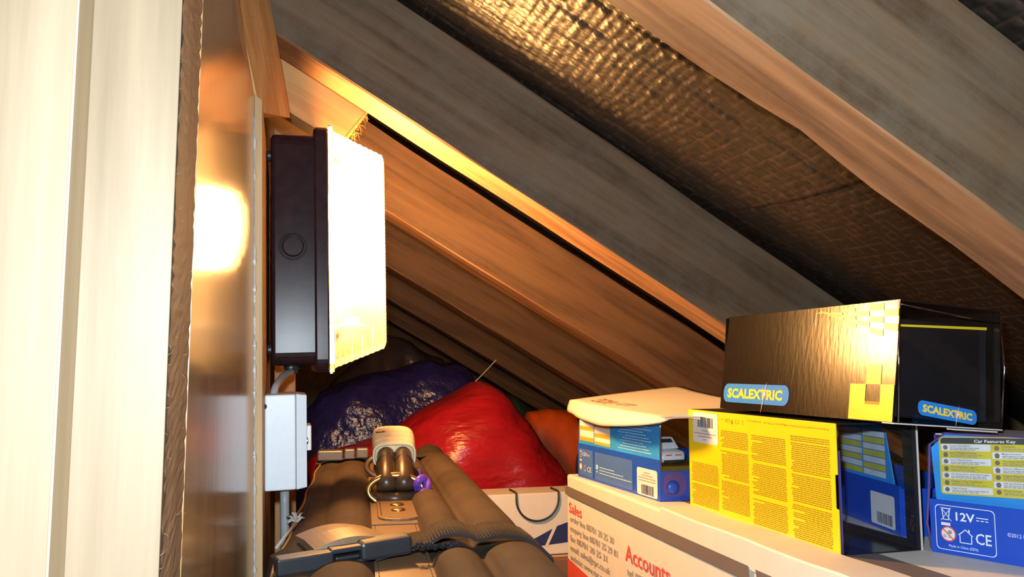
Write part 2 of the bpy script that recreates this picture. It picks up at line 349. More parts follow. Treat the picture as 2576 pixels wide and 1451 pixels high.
for y, seed, lab in ((0.362, 1, 'nearest sloping rafter crossing the top right, grey side and orange underside'),
                     (0.782, 2, 'long grey-sided rafter directly above the lit lamp, brightest orange underside'),
                     (1.183, 3, 'third rafter back, orange-brown, running down behind the lamp to the boxes'),
                     (1.600, 4, 'fourth rafter back, dim brown, behind the third rafter'),
                     (2.010, 5, 'fifth rafter back, dark brown, above the purple and red bags'),
                     (2.420, 6, 'sixth rafter back, deep in the dark of the loft'),
                     (2.830, 8, 'farthest rafter in the dark end of the loft')):
    rafter(y, lab, seed)

# ------------------------------------------------------------------ the shell
TILT = -0.0296
def tx(z, x647): return x647+TILT*(z-0.647)          # the hatch lining leans a little
wl = MB()
W0 = [(-0.0415, 0.383), (tx(0, -0.0305), 0.6595)]
front = [Vector((-0.0415, 0.383, 0)), Vector((tx(0, -0.0305), 0.6595, 0)), Vector((-0.0305, 0.6595, 0.647)), Vector((-0.0460, 0.6595, 0.7228)), Vector((-0.075, 0.6595, 0.86)), Vector((-0.0415, 0.383, 0.86))]
nn = 24; vs = []; fs = []
def wallpt(a, z):
    xf = tx(z, -0.0305) if z < 0.647 else -0.0305-(z-0.647)*0.205
    return Vector((-0.0415+(xf+0.0415)*a, 0.383+(0.6595-0.383)*a, z))
for i in range(nn+1):
    for j in range(41):
        vs.append(wallpt(i/nn, 0.86*j/40))
for i in range(nn):
    for j in range(40): fs.append((i*41+j, (i+1)*41+j, (i+1)*41+j+1, i*41+j+1))
n0 = len(vs); vs += [v+Vector((-0.012, 0, 0)) for v in vs[:n0]]
fs += [tuple(n0+k for k in f[::-1]) for f in fs[:]]
for j in range(40):
    fs.append((j, j+1, n0+j+1, n0+j)); q = nn*41+j; fs.append((q+1, q, n0+q, n0+q+1))
for i in range(nn):
    fs.append((i*41, n0+i*41, n0+(i+1)*41, (i+1)*41)); q = i*41+40; fs.append((q, (i+1)*41+40, n0+(i+1)*41+40, n0+q))
wl.add(vs, fs); wall = tag(wl.build('wall_left', M['ply'], smooth=False), kind='structure')
# wavy bead of varnish/glue glinting in the corner
pts = []; rs = []
for k in range(150):
    z = 0.10+0.53*k/149; p = wallpt(0.995, z); pts.append(p+Vector((0.0004, -0.0006, 0))); rs.append(0.0004+0.0013*rnd.random()**2.5)
MB().tube(pts, rs, 6).build('sealant_bead', M['bead'], wall, smooth=True)

fl_ = MB().box((-0.9, -0.3, -0.02), (1.35, 3.3, 0.0)); tag(fl_.build('floor', M['floor']), kind='structure')
wb = MB().box((-0.9, 3.3, 0), (1.35, 3.36, 1.3)); tag(wb.build('wall_back', M['brick']), kind='structure')

# mounting board (its near edge is the tan strip)
bd = MB(); Z0, Z1 = 0.0, 0.6468
def bq(z, x): return tx(z, x)
bd.add([(bq(Z0,-0.0305),0.66,Z0),(bq(Z0,-0.0245),0.66,Z0),(bq(Z0,-0.0245),0.97,Z0),(bq(Z0,-0.0305),0.97,Z0),
        (bq(Z1,-0.0305),0.66,Z1+0.001),(bq(Z1,-0.0245),0.66,Z1-0.003),(bq(Z1,-0.0245),0.97,Z1-0.003),(bq(Z1,-0.0305),0.97,Z1+0.001)],
       [(0,3,2,1),(4,5,6,7),(0,1,5,4),(1,2,6,5),(2,3,7,6),(3,0,4,7)])
tag(bd.build('mounting_board', M['board_edge'], bevel=0.0004), 'narrow tan board edge running upright behind the varnished panel, carrying the lamp', 'board')

# timber posts at the left
p1 = thing('timber_post', 'pale planed post at far left of the picture, standing proud and glaring in the flash', 'post', (0, 0, 0))
MB().box((-0.160, 0.300, 0), (-0.0735, 0.3415, 0.86)).build('planed_board', M['pale_pine'], p1, bevel=0.0006)
MB().box((-0.0736, 0.3004, 0), (-0.0728, 0.321, 0.86)).build('board_side', wood('shaded_tan_side', (0.34, 0.235, 0.130), (0.46, 0.335, 0.20), rough=0.55, axis=2, ring=14, knots=False, bstr=0.08), p1)  # side's tan shading under the flash put into its own colour
p2 = thing('timber_post', 'pale post with hairy brown sawn edge beside the glossy plywood', 'post', (0, 0, 0))
MB().box((-0.0733, 0.322, 0), (-0.0424, 0.3825, 0.86)).build('planed_board', M['pale_pine'], p2, bevel=0.0003)
ed = MB(); ne, me_ = 8, 300; vs = []; fs = []
for i in range(ne+1):
    for j in range(me_+1):
        jx = 0.0006*(rnd.random()-0.3) + (0.0004*rnd.random() if i in (0, ne) else 0)
        vs.append((-0.0422+jx, 0.3222+0.0602*i/ne+(rnd.uniform(-0.0007, 0.0007) if i in (0, ne) else 0), 0.86*j/me_))
for i in range(ne):
    for j in range(me_): fs.append((i*(me_+1)+j, (i+1)*(me_+1)+j, (i+1)*(me_+1)+j+1, i*(me_+1)+j+1))
ed.add(vs, fs); ed.build('sawn_edge', M['rough_edge'], p2, recalc=False, label='rough brown sawn edge')
hb = MB()
for k in range(90):
    z = rnd.uniform(0.2, 0.7); y = rnd.choice((0.3222, 0.3825, rnd.uniform(0.325, 0.38))); a = rnd.uniform(-1, 1); l = rnd.uniform(0.0006, 0.0022)
    p = Vector((-0.0422, y, z)); hb.tube([p, p+Vector((l*0.6, 0.2*l, a*l*0.6)), p+Vector((l, rnd.uniform(-.3, .3)*l, a*l*1.4))], [0.00008, 0.00006, 0.00003], 3)
tag(hb.build('wood_splinters', M['pale_pine'], p2), kind='stuff')

# leaning brace above the lamp, short block under the second rafter, stud behind
br = MB()
T = [(-0.048, 0.68, 0.735), (-0.0238, 0.775, 0.775)]; Bm = [(-0.0300, 0.68, 0.655), (-0.0040, 0.775, 0.672)]
def ext(a, b, z): t = (z-b[2])/(a[2]-b[2]); return Vector(b)+(Vector(a)-Vector(b))*t
A0, A1 = ext(T[0], Bm[0], 0.640), ext(T[1], Bm[1], 0.6655); B0, B1 = ext(T[0], Bm[0], 0.83), ext(T[1], Bm[1], 0.86)
off = Vector((-0.040, 0.010, 0))
vs = []; nb = 24
for k in range(nb+1):
    t = k/nb
    e0, e1 = rnd.uniform(-0.0006, 0.0006), rnd.uniform(-0.0006, 0.0006)
    l = A0.lerp(B0, t)+Vector((0, e0, 0)); r = A1.lerp(B1, t)+Vector((0, e1, 0)); vs += [l, r, r+off, l+off]
fs = [(k*4+j, k*4+(j+1) % 4, (k+1)*4+(j+1) % 4, (k+1)*4+j) for k in range(nb) for j in range(4)]+[(3, 2, 1, 0), (nb*4, nb*4+1, nb*4+2, nb*4+3)]
M['brace'] = wood('sawn_orange_timber', (0.52, 0.26, 0.085), (0.78, 0.45, 0.17), rough=0.75, axis=2, knots=False, bstr=0.4)
tag(br.add(vs, fs).build('timber_brace', M['brace']), 'orange sawn timber leaning above the lamp, beside the glossy plywood', 'brace')

ng = MB(); vs = []; fs = []; n = 20
for i in range(n+1):
    s = -0.20+(0.20-0.072)*i/n
    q = 0.0 if i < n else 1
    for (yy, hh) in ((0.884, -0.031), (0.922, -0.031), (0.922, 0.05), (0.884, 0.05)):
        ss = s+(rnd.uniform(-0.002, 0.002)-0.006*(hh < 0) if q else 0)
        vs.append((ss, yy, hh+0.0006*math.sin(s*60)))
fs = [(k*4+j, k*4+(j+1) % 4, (k+1)*4+(j+1) % 4, (k+1)*4+j) for k in range(n) for j in range(4)]+[(3, 2, 1, 0), (n*4, n*4+1, n*4+2, n*4+3)]
o = ng.add(vs, fs).build('timber_block', M['new_wood']); o.location = roof_org; o.rotation_euler = (0, PHI, 0)
tag(o, 'short bright timber offcut fixed under the rafter just above the lamp, ragged end', 'timber block')
fr = MB()
for k in range(60):
    p = Vector((-0.072-rnd.random()*0.006, rnd.uniform(0.8845, 0.921), rnd.uniform(-0.031, 0.02))); d = Vector((rnd.uniform(0.3, 1), rnd.uniform(-.6, .3), rnd.uniform(-1, .3)))*rnd.uniform(.003, .010)
    fr.tube([p, p+d*0.5, p+d+Vector((0, 0, -0.002))], [0.0004, 0.0003, 0.0001], 3)
f_ = fr.build('torn_fibres', M['brace'], o); tag(f_, kind='stuff')

st = MB(); st.add([(tx(0,-0.0205),1.0,0),(tx(0,0.004),1.0,0),(tx(0,0.004),1.06,0),(tx(0,-0.0205),1.06,0),(tx(.72,-0.0205),1.0,.72),(tx(.72,0.004),1.0,.705),(tx(.72,0.004),1.06,.705),(tx(.72,-0.0205),1.06,.72)],
       [(0,3,2,1),(4,5,6,7),(0,1,5,4),(1,2,6,5),(2,3,7,6),(3,0,4,7)])
tag(st.build('timber_stud', M['stud_wood'], bevel=0.0015), 'narrow orange upright stud behind the grey switch box', 'stud')

# ------------------------------------------------------------------ bulkhead lamp
lamp = thing('bulkhead_lamp', 'lit rectangular bulkhead lamp with dark brown body and ribbed glass cover', 'lamp', (-0.0142, 0.800, 0.4317), (0, TILT*1.02, 0))
def rprism(mb, x0, x1, y0, y1, z0, z1, r0, taper=0.0, n=6):
    p = rrect(y0, z0, y1, z1, r0, n); cy, cz = (y0+y1)/2, (z0+z1)/2
    q = [(cy+(a-cy)*(1-taper), cz+(b-cz)*(1-taper)) for a, b in p]; k = len(p)
    mb.add([(x0, a, b) for a, b in p]+[(x1, a, b) for a, b in q], [tuple(range(k))[::-1], tuple(range(k, 2*k))]+[(i, (i+1) % k, k+(i+1) % k, k+i) for i in range(k)])
LW = 0.130; LH = 0.2268
def tray(name, mat, x0, x1, r, th, parent, prof=None):
    # hollow open tray facing +x: outer skin, rim, inner skin, floor
    mb = MB(); rings = []
    outer = [(x0, 0.004), (x0+0.0015, 0.001), (x0+0.004, 0.0), (x1, -0.0005)]
    inner = [(x1, th), (x0+th, th+0.001)]
    for x, ins in outer+inner:
        rings.append([(x, a, b) for a, b in rrect(ins, ins, LW-ins, LH-ins, max(r-ins, 0.002))])
    k = len(rings[0]); vs = [p for g in rings for p in g]
    fs = [(g*k+i, g*k+(i+1) % k, (g+1)*k+(i+1) % k, (g+1)*k+i) for g in range(len(rings)-1) for i in range(k)]
    fs += [tuple(range(k))[::-1], tuple(range((len(rings)-1)*k, len(rings)*k))]
    mb.add(vs, fs); return mb.build(name, mat, parent, smooth=False)
body = tray('lamp_body', M['bakelite'], 0.0, 0.042, 0.012, 0.004, lamp)
# rim (flange)
mb = MB(); rings = []
for x, ins in ((0.0405, 0.0), (0.0405, -0.0055), (0.0425, -0.0072), (0.0525, -0.0072), (0.054, -0.0058), (0.054, 0.008), (0.0405, 0.008)):
    rings.append([(x, a, b) for a, b in rrect(ins, ins, LW-ins, LH-ins, 0.012)])
k = len(rings[0]); vs = [p for g in rings for p in g]; R = len(rings)
mb.add(vs, [(g*k+i, g*k+(i+1) % k, ((g+1) % R)*k+(i+1) % k, ((g+1) % R)*k+i) for g in range(R) for i in range(k)])
mb.build('lamp_rim', M['bakelite'], lamp)
# knock-out circle rings on the near side
mb = MB(); mb.lathe([(0.0, 0), (0.0088, 0), (0.0090, 0.0010), (0.0098, 0.0012), (0.0104, 0), (0.0116, 0), (0.0121, 0.0014), (0.0130, 0.0014), (0.0135, -0.0004)], (0.0205, -0.0002, 0.1145), (0, -1, 0), 36)
mb.build('cable_knockout', M['bakelite'], lamp, smooth=False)
for z in (0.205, 0.016):
    mb = MB(); mb.lathe([(0.004, 0), (0.0055, 0.001), (0.0055, 0.0042), (0.0045, 0.0048)], (-0.0038, 0.012, z), (1, 0, 0), 14); mb.build('mounting_foot', M['black_rubber'], lamp)
mb = MB(); mb.lathe([(0.0075, 0), (0.0078, 0.004), (0.006, 0.006), (0.006, 0.009)], (0.019, 0.035, 0.001), (0, 0, -1), 14); mb.build('cable_gland', M['black_rubber'], lamp)
# white reflector plate inside
mb = MB(); rprism(mb, 0.030, 0.031, 0.006, LW-0.006, 0.006, LH-0.006, 0.008); mb.build('reflector_plate', M['reflector'], lamp)
# lampholder (ring) and bulb
mb = MB(); mb.lathe([(0.004, -0.016), (0.013, -0.016), (0.013, -0.004), (0.021, -0.002), (0.0225, 0.0), (0.0225, 0.003), (0.018, 0.004), (0.013, 0.004), (0.012, 0.012), (0.004, 0.012)], (0.076, 0.065, 0.037), (0, 0, 1), 28)
mb.tube([(0.072, 0.065, 0.049), (0.066, 0.065, 0.070), (0.064, 0.065, 0.098)], [0.012, 0.011, 0.010], 14)
mb.build('lampholder', M['reflector'], lamp, smooth=True)
MB().box((0.0315, 0.030, 0.0355), (0.078, LW-0.030, 0.0368)).build('shade_plate', M['reflector'], lamp)  # added plate, keeps bulb light off the bottom of the cover
bm_, nt, b, o = nodes('lit_bulb'); b.inputs['Base Color'].default_value = (1, 0.9, 0.7, 1)
b.inputs['Emission Color'].default_value = (1.0, 0.50, 0.17, 1); b.inputs['Emission Strength'].default_value = BULB
mb = MB(); mb.lathe([(0.010, 0), (0.012, 0.010), (0.016, 0.026), (0.0185, 0.046), (0.0180, 0.066), (0.012, 0.082), (0.0, 0.088)], (0.064, 0.070, 0.096), (0, 0, 1), 16)
mb.build('bulb', bm_, lamp, smooth=True)
# ribbed prismatic glass
lens, nt, b, o = nodes('prismatic_glass_cover'); nt.nodes.remove(b)
tr = N(nt, 'ShaderNodeBsdfTransparent', Color=(1, 0.97, 0.88, 1)); tl = N(nt, 'ShaderNodeBsdfTranslucent', Color=(1.0, 0.92, 0.66, 1)); gl = N(nt, 'ShaderNodeBsdfGlossy', Roughness=0.12)
m1 = N(nt, 'ShaderNodeMixShader'); m1.inputs[0].default_value = 0.30; nt.links.new(tr.outputs[0], m1.inputs[1]); nt.links.new(tl.outputs[0], m1.inputs[2])
m2 = N(nt, 'ShaderNodeMixShader'); m2.inputs[0].default_value = 0.05; nt.links.new(m1.outputs[0], m2.inputs[1]); nt.links.new(gl.outputs[0], m2.inputs[2]); nt.links.new(m2.outputs[0], o.inputs[0])
mb = MB(); rings = []; NS = 40
prof = [(0.054, -0.0075), (0.0585, -0.0078), (0.0592, -0.004)]
for i in range(NS+1):
    t = i/NS; x = 0.060+(0.1085-0.060)*t
    rib = 0.0007*(0.5-0.5*math.cos(2*math.pi*t*9))
    prof.append((x, -0.004+0.018*t+rib))
prof += [(0.1100, 0.0165), (0.1107, 0.0185)]
for x, ins in prof:
    rings.append([(x, a, b) for a, b in rrect(ins*0.8 if ins > 0 else ins, ins, LW-(ins*0.8 if ins > 0 else ins), LH-ins, 0.008, 4)])
k = len(rings[0]); vs = [p for g in rings for p in g]; R = len(rings)
fs = [(g*k+i, g*k+(i+1) % k, (g+1)*k+(i+1) % k, (g+1)*k+i) for g in range(R-1) for i in range(k)]
mb.add(vs, fs)
# front face with horizontal reeds
y0, y1, z0, z1 = 0.0150, LW-0.0150, 0.0188, LH-0.0188; NR_ = 54; fv = []; ff = []
for j in range(NR_*4+1):
    z = z0+(z1-z0)*j/(NR_*4); x = 0.1107+0.0009*abs(math.sin(math.pi*j/4))
    fv += [(x, y0, z), (x, y1, z)]
ff = [(2*j, 2*j+1, 2*j+3, 2*j+2) for j in range(NR_*4)]
mb.add(fv, ff); mb.build('glass_cover', lens, lamp, recalc=False, label='ribbed glass cover glowing white')
for z in (-0.0095, LH+0.0055):
    MB().box((0.0545, 0.004, z), (0.0575, 0.012, z+0.0045)).build('cover_clip', M['steel'], lamp, bevel=0.0005)
for z in (0.036, 0.196):
    mb = MB(); mb.lathe([(0.0, 0), (0.0022, 0.0003), (0.0022, 0.0018), (0.0, 0.002)], (0.0615, 0.004, z), (0, -1, 0), 10); mb.build('cover_screw', M['steel'], lamp)

# ------------------------------------------------------------------ switch box and cables
jb = thing('switch_box', 'light grey metal switch box below the lamp with small white rocker', 'switch box', (-0.0150, 0.722, 0.3262), (0, TILT, 0))
MB().box((0, 0, 0), (0.0255, 0.078, 0.0805)).build('box_body', M['grey_metal'], jb, bevel=0.0012)
mb = MB(); rprism(mb, 0.0258, 0.0345, -0.0002, 0.0782, -0.0002, 0.0807, 0.0012, 0.035); mb.build('cover_plate', M['grey_metal'], jb)
MB().box((0.0345, 0.022, 0.030), (0.0390, 0.055, 0.052)).build('rocker', M['white_plastic'], jb, bevel=0.001, label='white rocker')
for y in (0.010, 0.068):
    mb = MB(); mb.lathe([(0.0, 0), (0.0028, 0), (0.0028, 0.001), (0.0, 0.0016)], (0.0345, y, 0.040), (1, 0, 0), 12); mb.build('cover_screw', M['steel'], jb)
mb = MB(); mb.lathe([(0.0025, 0), (0.0025, 0.002), (0, 0.003)], (-0.0005, 0.002, 0.071), (0, -1, 0), 8); mb.build('side_screw', M['black_rubber'], jb)
def cable(name, pts, r, label, flat=1.0):
    P = [Vector(p) for p in pts]; out = []
    for i in range(len(P)-1):
        a, b, c, d = P[max(i-1, 0)], P[i], P[i+1], P[min(i+2, len(P)-1)]
        for k in range(8):
            t = k/8; out.append(0.5*((2*b)+(c-a)*t+(2*a-5*b+4*c-d)*t*t+(3*b-a-3*c+d)*t**3))
    out.append(P[-1]); return tag(MB().tube(out, r, 10, flat=flat).build(name, M['grey_cable'], smooth=True), label, 'cable')
cable('cable', [(-0.0105, 0.762, 0.4055), (-0.009, 0.768, 0.413), (-0.003, 0.80, 0.422), (0.0045, 0.833, 0.4265), (0.0048, 0.835, 0.431)], 0.0034, 'short grey cable curving from the lamp down into the switch box')
cable('cable', [(tx(0, -0.0075), 0.745, 0.0), (tx(0.15, -0.0075), 0.745, 0.15), (tx(0.327, -0.0085), 0.745, 0.3265)], 0.0040, 'straight grey cable running down from the underside of the switch box')

# ------------------------------------------------------------------ big carton of stationery under the toy boxes
bc = thing('archive_carton', 'large cream carton with grey stripe and red lettering under the toy car boxes', 'carton', (0.351, 1.0, 0))
MB().box((0, -0.72, 0), (0.31, 0, 0.2939)).build('carton_body', M['carton'], bc, bevel=0.003)
fv = []; ff = []
for i in range(13):
    yy = -0.72+(0.7233-0.28)*0+(0.443)*i/12; zz = 0.2942+0.0006*math.sin(i*1.7)
    fv += [(-0.0022, yy, zz-0.020), (-0.0026, yy, zz+0.0012), (-0.0012, yy, zz+0.0026), (0.0375, yy, zz+0.0024), (0.0378, yy, zz)]
for i in range(12):
    for j in range(4): ff.append((i*5+j, (i+1)*5+j, (i+1)*5+j+1, i*5+j+1))
ff += [(0, 1, 2, 3, 4), (60, 64, 63, 62, 61)]
MB().add(fv, ff).build('lid_flap', M['carton'], bc, label='slightly raised lid flap')
F1 = Face((0, 0, 0.2939), (0, -1, 0), (0, 0, 1), bc)
F1.poly('printed_stripe', M['stripe'], [(0.002, -0.0135), (0.430, -0.0165), (0.432, -0.0285), (0.002, -0.0245)], 0.0030)
F1.poly('printed_stripe', M['stripe'], [(0.440, -0.0168), (0.70, -0.0180), (0.70, -0.0310), (0.443, -0.0288)], 0.0030)
F1.text('lettering', 'Sales', M['red_print'], 0.010, -0.0460, 0.0125, 0.046, 0.012, 0.0008)
for i, (t_, wd) in enumerate((('order line 08701 20 25 30', 0.142), ('enquiry line 08701 25 29 81', 0.152), ('fax 08701 20 25 31', 0.122), ('email: sales@rpc.co.uk', 0.130), ('website: www.rpc.co.uk', 0.130))):
    F1.text('lettering', t_, M['grey_print'], 0.014, -0.0565-0.0118*i, 0.0072, wd, 0.008, 0.0008)
F1.text('lettering', 'Accounts', M['red_print'], 0.187, -0.0660, 0.0165, 0.104, 0.012, 0.0008)
for i, t_ in enumerate(('tel 08701 25 29 80', 'fax 08701 25 29 82')):
    F1.text('lettering', t_, M['grey_print'], 0.191, -0.080-0.0118*i, 0.0072, 0.12, 0.008, 0.0008)
F1.poly('red_band', M['red_print'], [(0.004, -0.104), (0.30, -0.128), (0.30, -0.20), (0.004, -0.20)], 0.0008)
F2 = Face((0, -0.72, 0.2939), (1, 0, 0), (0, 1, 0), bc)
F2.poly('top_stripe', M['stripe'], [(0.042, 0.0), (0.070, 0.0), (0.070, 0.718), (0.042, 0.718)], 0.0006)

# ------------------------------------------------------------------ toy car boxes
def bars(fc, a0, b0, a1, b1, lift, parent=None, seed=1):
    r = random.Random(seed); x = a0; rc = []
    while x < a1:
        wd = r.choice((0.0004, 0.0007, 0.0010)); rc.append((x, b0, min(x+wd, a1), b1)); x += wd+r.choice((0.0004, 0.0006, 0.0009))
    return fc.quads('barcode', M['ink'], rc, lift, parent)
def dashes(a0, a1, b, h, r, wmin=0.0018, wmax=0.0055, gap=0.0007, ragged=0.0):
    out = []; x = a0+(r.random()*ragged)
    while x < a1-0.001:
        l = min(r.uniform(wmin, wmax), a1-x); out.append((x, b, x+l, b+h)); x += l+gap
    return out
def shell_panels(p, L, W, H, mats, th=0.0012, near_open=True, right_open=False):
    MB().box((0, 0, 0), (th, L, H)).build('front_panel', mats[0], p, bevel=0.0002)
    MB().box((th, 0, H-th), (W, L, H)).build('top_panel', mats[1], p)
    MB().box((th, 0, 0), (W, L, th)).build('bottom_panel', mats[1], p)
    MB().box((th, L-th, th), (W, L, H-th)).build('end_panel', mats[1], p)
    if not right_open: MB().box((W-th, 0, th), (W, L-th, H-th)).build('back_panel', mats[1], p)

# the black box on top
L, W, H = 0.216, 0.0955, 0.0856
kb = thing('toy_car_box', 'black glossy toy car box with blue logo lying on top of the yellow box', 'box', (0.3992, 0.4669, 0.3924), (0, 0.07, 0.034), 'slot car boxes on the carton')
LEAN = 0.0055      # the front of the box leans back a little
MB().add([(0, 0, 0), (0.001, 0, 0), (LEAN+0.001, 0, H), (LEAN, 0, H), (0, L, 0), (0.001, L, 0), (LEAN+0.001, L, H), (LEAN, L, H)], [(0, 1, 2, 3), (7, 6, 5, 4), (0, 3, 7, 4), (1, 5, 6, 2), (3, 2, 6, 7), (0, 4, 5, 1)]).build('front_panel', M['black_card'], kb)
for nm, a, b in (('top_panel', (LEAN+0.001, 0, H-0.001), (W, L, H)), ('bottom_panel', (0.001, 0, 0), (W, L, 0.001)), ('end_panel', (0.003, L-0.001, 0.001), (W, L, H-0.001)), ('back_panel', (W-0.001, 0, 0.001), (W, L-0.001, H-0.001))):
    MB().box(a, b).build(nm, M['black_card'], kb)
MB().box((0.009, 0.008, 0.004), (W-0.004, L-0.004, H-0.012)).build('inner_tray', M['black_in'], kb, bevel=0.001)
# clear end window, bowed out a little, with fold edges
fv = []; ff = []
for i in range(9):
    for j in range(7):
        a, b = i/8, j/6; fv.append((0.0006+(W-0.001)*a, -0.0012-0.0020*math.sin(math.pi*a)*math.sin(math.pi*b)-0.0004, 0.001+(H-0.0018)*b))
for i in range(8):
    for j in range(6): ff.append((i*7+j, (i+1)*7+j, (i+1)*7+j+1, i*7+j+1))
wn = MB().add(fv, ff).build('clear_window', M['clear'], kb, recalc=False)
for nm, pts in (('window_fold', [(0.0035, -0.0012, 0.001), (0.0035, -0.0014, H-0.001)]), ('window_fold', [(0.004, -0.0014, H-0.0035), (W-0.002, -0.0012, H-0.0095)]),
                ('window_fold', [(W-0.001, -0.001, H-0.008), (W-0.0005, -0.0035, H*0.5), (W-0.001, -0.001, 0.002)])):
    MB().tube(pts, 0.0007, 6).build(nm, M['clear_pink'], kb, smooth=True)
MB().box((0, -0.0012, -0.0006), (W, 0.010, 0.0003)).build('bottom_tab', M['card_edge'], kb)
MB().box((W-0.045, -0.0025, -0.0022), (W-0.006, 0.004, -0.0012)).build('bottom_tab', M['card_edge'], kb)
fk = Face((0, L, 0), (0, -1, 0), Vector((LEAN, 0, H)).normalized(), kb)
def logo(fc, a0, b0, a1, b1, dim=False, parent=None, skew=0.0):
    pl = fc.poly('logo_badge', M['logo_blue'], [(x, y+skew*(x-a0)) for x, y in rrect(a0, b0, a1, b1, (b1-b0)*0.42, 6)], 0.0004, parent)
    wd = (a1-a0); hg = b1-b0
    fc.text('lettering', 'SCALEXTRIC', M['logo_yellow'], a0+wd*0.075, b0+hg*0.27, hg*0.46, wd*0.84, 0.045, 0.0007, parent=pl, slope=skew)
    cx_, cy_ = a0+wd*0.66, b0+hg*0.52+skew*wd*0.66
    rc = []
    for ang, ln, wt in ((78, 0.62, 0.020), (258, 1.0, 0.022), (20, 0.42, 0.016), (160, 0.45, 0.016), (120, 0.45, 0.014), (300, 0.40, 0.014), (200, 0.35, 0.012), (340, 0.42, 0.014), (50, 0.3, 0.012)):
        t = math.radians(ang); d = (math.cos(t)*hg*ln, math.sin(t)*hg*ln); q = (-math.sin(t)*hg*wt*2.2, math.cos(t)*hg*wt*2.2)
        rc.append(((cx_+q[0], cy_+q[1]), (cx_-q[0], cy_-q[1]), (cx_+d[0], cy_+d[1])))
    fc.quads('starburst', M['star'], rc, 0.0009, pl)
    fc.poly('star_centre', M['star_white'], [(cx_+hg*0.075*math.cos(k*math.pi/4), cy_+hg*0.075*math.sin(k*math.pi/4)) for k in range(8)], 0.0011, pl)
    return pl
logo(fk, 0.0045, 0.0062, 0.1015, 0.0232, skew=-0.0)
fk.poly('yellow_square', M['yellow_print'], [(0.1725, 0.0006), (0.2158, 0.0006), (0.2158, 0.0262), (0.2030, 0.0262), (0.2030, 0.0118), (0.1885, 0.0118), (0.1885, 0.0262), (0.1725, 0.0262)], 0.0003)
fk.poly('yellow_square', M['yellow_print'], [(0.1885, 0.0262), (0.2030, 0.0262), (0.2030, 0.0400), (0.1885, 0.0400)], 0.0003)
fk.poly('fading_square', M['olive_ink'], [(0.1885, 0.0095), (0.2030, 0.0095), (0.2030, 0.0140), (0.1885, 0.0140)], 0.0002)
def flag(u, v):      # waving chequered flag: u 0..1 right, v 0..1 up
    x = 0.128+0.0878*u; top = 0.0850-0.004*(1-u); bot = 0.064+0.0190*(1-u)**1.6-0.006*u
    return (x+0.006*(1-v)*(1-u), bot+(top-bot)*v)
rc = []
ni, nj = 6, 5
for i in range(ni):
    for j in range(nj):
        if (i+j) % 2 == 0:
            sub = 4
            lo = [flag((i+q/sub)/ni, j/nj) for q in range(sub+1)]; hi = [flag((i+q/sub)/ni, (j+1)/nj) for q in range(sub, -1, -1)]
            rc.append([(min(a, 0.2158), b) for a, b in lo+hi])
fk.quads('chequered_flag', M['yellow_print'], rc, 0.0003)
fe = Face((0, -0.0010, 0), (1, 0, 0), (0, 0, 1), kb)
e2 = Face((0, 0.0079, 0), (1, 0, 0), (0, 0, 1), kb)
logo(Face((0, -0.0036, 0), (1, 0, -0.10), (0, 0, 1), kb), 0.0175, 0.0088, 0.0690, 0.0190)
e2.poly('lit_edge_line', M['yellow_print'], [(0.0095, 0.0675), (0.091, 0.0715), (0.091, 0.0735), (0.0095, 0.0690)], 0.0003)  # light caught on the inner edge, painted as a gold line

# the yellow box
L, W, H = 0.2191, 0.072, 0.095
yb = thing('toy_car_box', 'bright yellow toy car box standing upside down, covered in fine print', 'box', (0.3894, 0.5143, 0.2941), (0, 0, 0.0171), 'slot car boxes on the carton')
TH = 0.0010
fp = MB(); fp.prism([(0, 0), (0, 0.0330), (0.003, 0.0335), (0.003, 0.0575), (0, 0.058), (0, H), (L, H), (L, 0)], (0, 0, 0), (0, 1, 0), (0, 0, 1), (1, 0, 0), TH)
fp.build('front_panel', M['yellow'], yb, bevel=0.0002)
MB().box((TH, 0, H-TH), (W, L, H)).build('top_panel', M['black_in'], yb)
MB().box((TH, 0, 0), (W, L, TH)).build('bottom_panel', M['black_card'], yb)
MB().box((TH, L-TH, TH), (W, L, H-TH)).build('end_panel', M['yellow'], yb)
for a, b in (((W-0.004, 0.0, TH), (W, 0.010, H-TH)), ((W-0.004, L-0.015, TH), (W, L-TH, H-TH)), ((W-0.003, 0.010, H-0.008), (W, L-0.015, H-TH)), ((W-0.003, 0.010, TH), (W, L-0.015, 0.006))):
    MB().box(a, b).build('window_frame', M['black_in'], yb)
MB().box((W-0.0002, -0.0006, 0.0), (W+0.0012, 0.012, H)).build('card_edge', M['card_edge'], yb)
MB().quad((TH, 0.0006, TH), (W, 0.0006, TH), (W, 0.0006, H-TH), (TH, 0.0006, H-TH)).build('clear_window', M['clear'], yb, recalc=False)
MB().quad((W-0.0006, 0.002, TH), (W-0.0006, L-0.002, TH), (W-0.0006, L-0.002, H-TH), (W-0.0006, 0.002, H-TH)).build('clear_window', M['clear'], yb, recalc=False)
MB().box((0.004, 0.002, TH), (0.0048, 0.004, H-0.02)).build('inner_fold', M['violet'], yb)
fy = Face((0, L, 0), (0, -1, 0), (0, 0, 1), yb)
r = random.Random(5); rc = []
for c0, c1, tops in ((0.0045, 0.0545, [(0.0050, 0.0240), (0.0270, 0.0455)]), (0.0590, 0.1045, [(0.0080, 0.0330), (0.0365, 0.0600), (0.0640, 0.0790)]),
                     (0.1090, 0.1580, [(0.0040, 0.0255), (0.0290, 0.0540), (0.0575, 0.0790)]), (0.1640, 0.2120, [(0.0035, 0.0290), (0.0315, 0.0520), (0.0545, 0.0770), (0.0785, 0.0830)])):
    for b0, b1 in tops:
        b = b0; first = True
        while b < b1:
            rag = 0.018 if r.random() < 0.12 else 0.003
            rc += dashes(c0, c1, b, 0.00085, r, 0.0012, 0.0052, 0.0006, ragged=rag); b += 0.00155
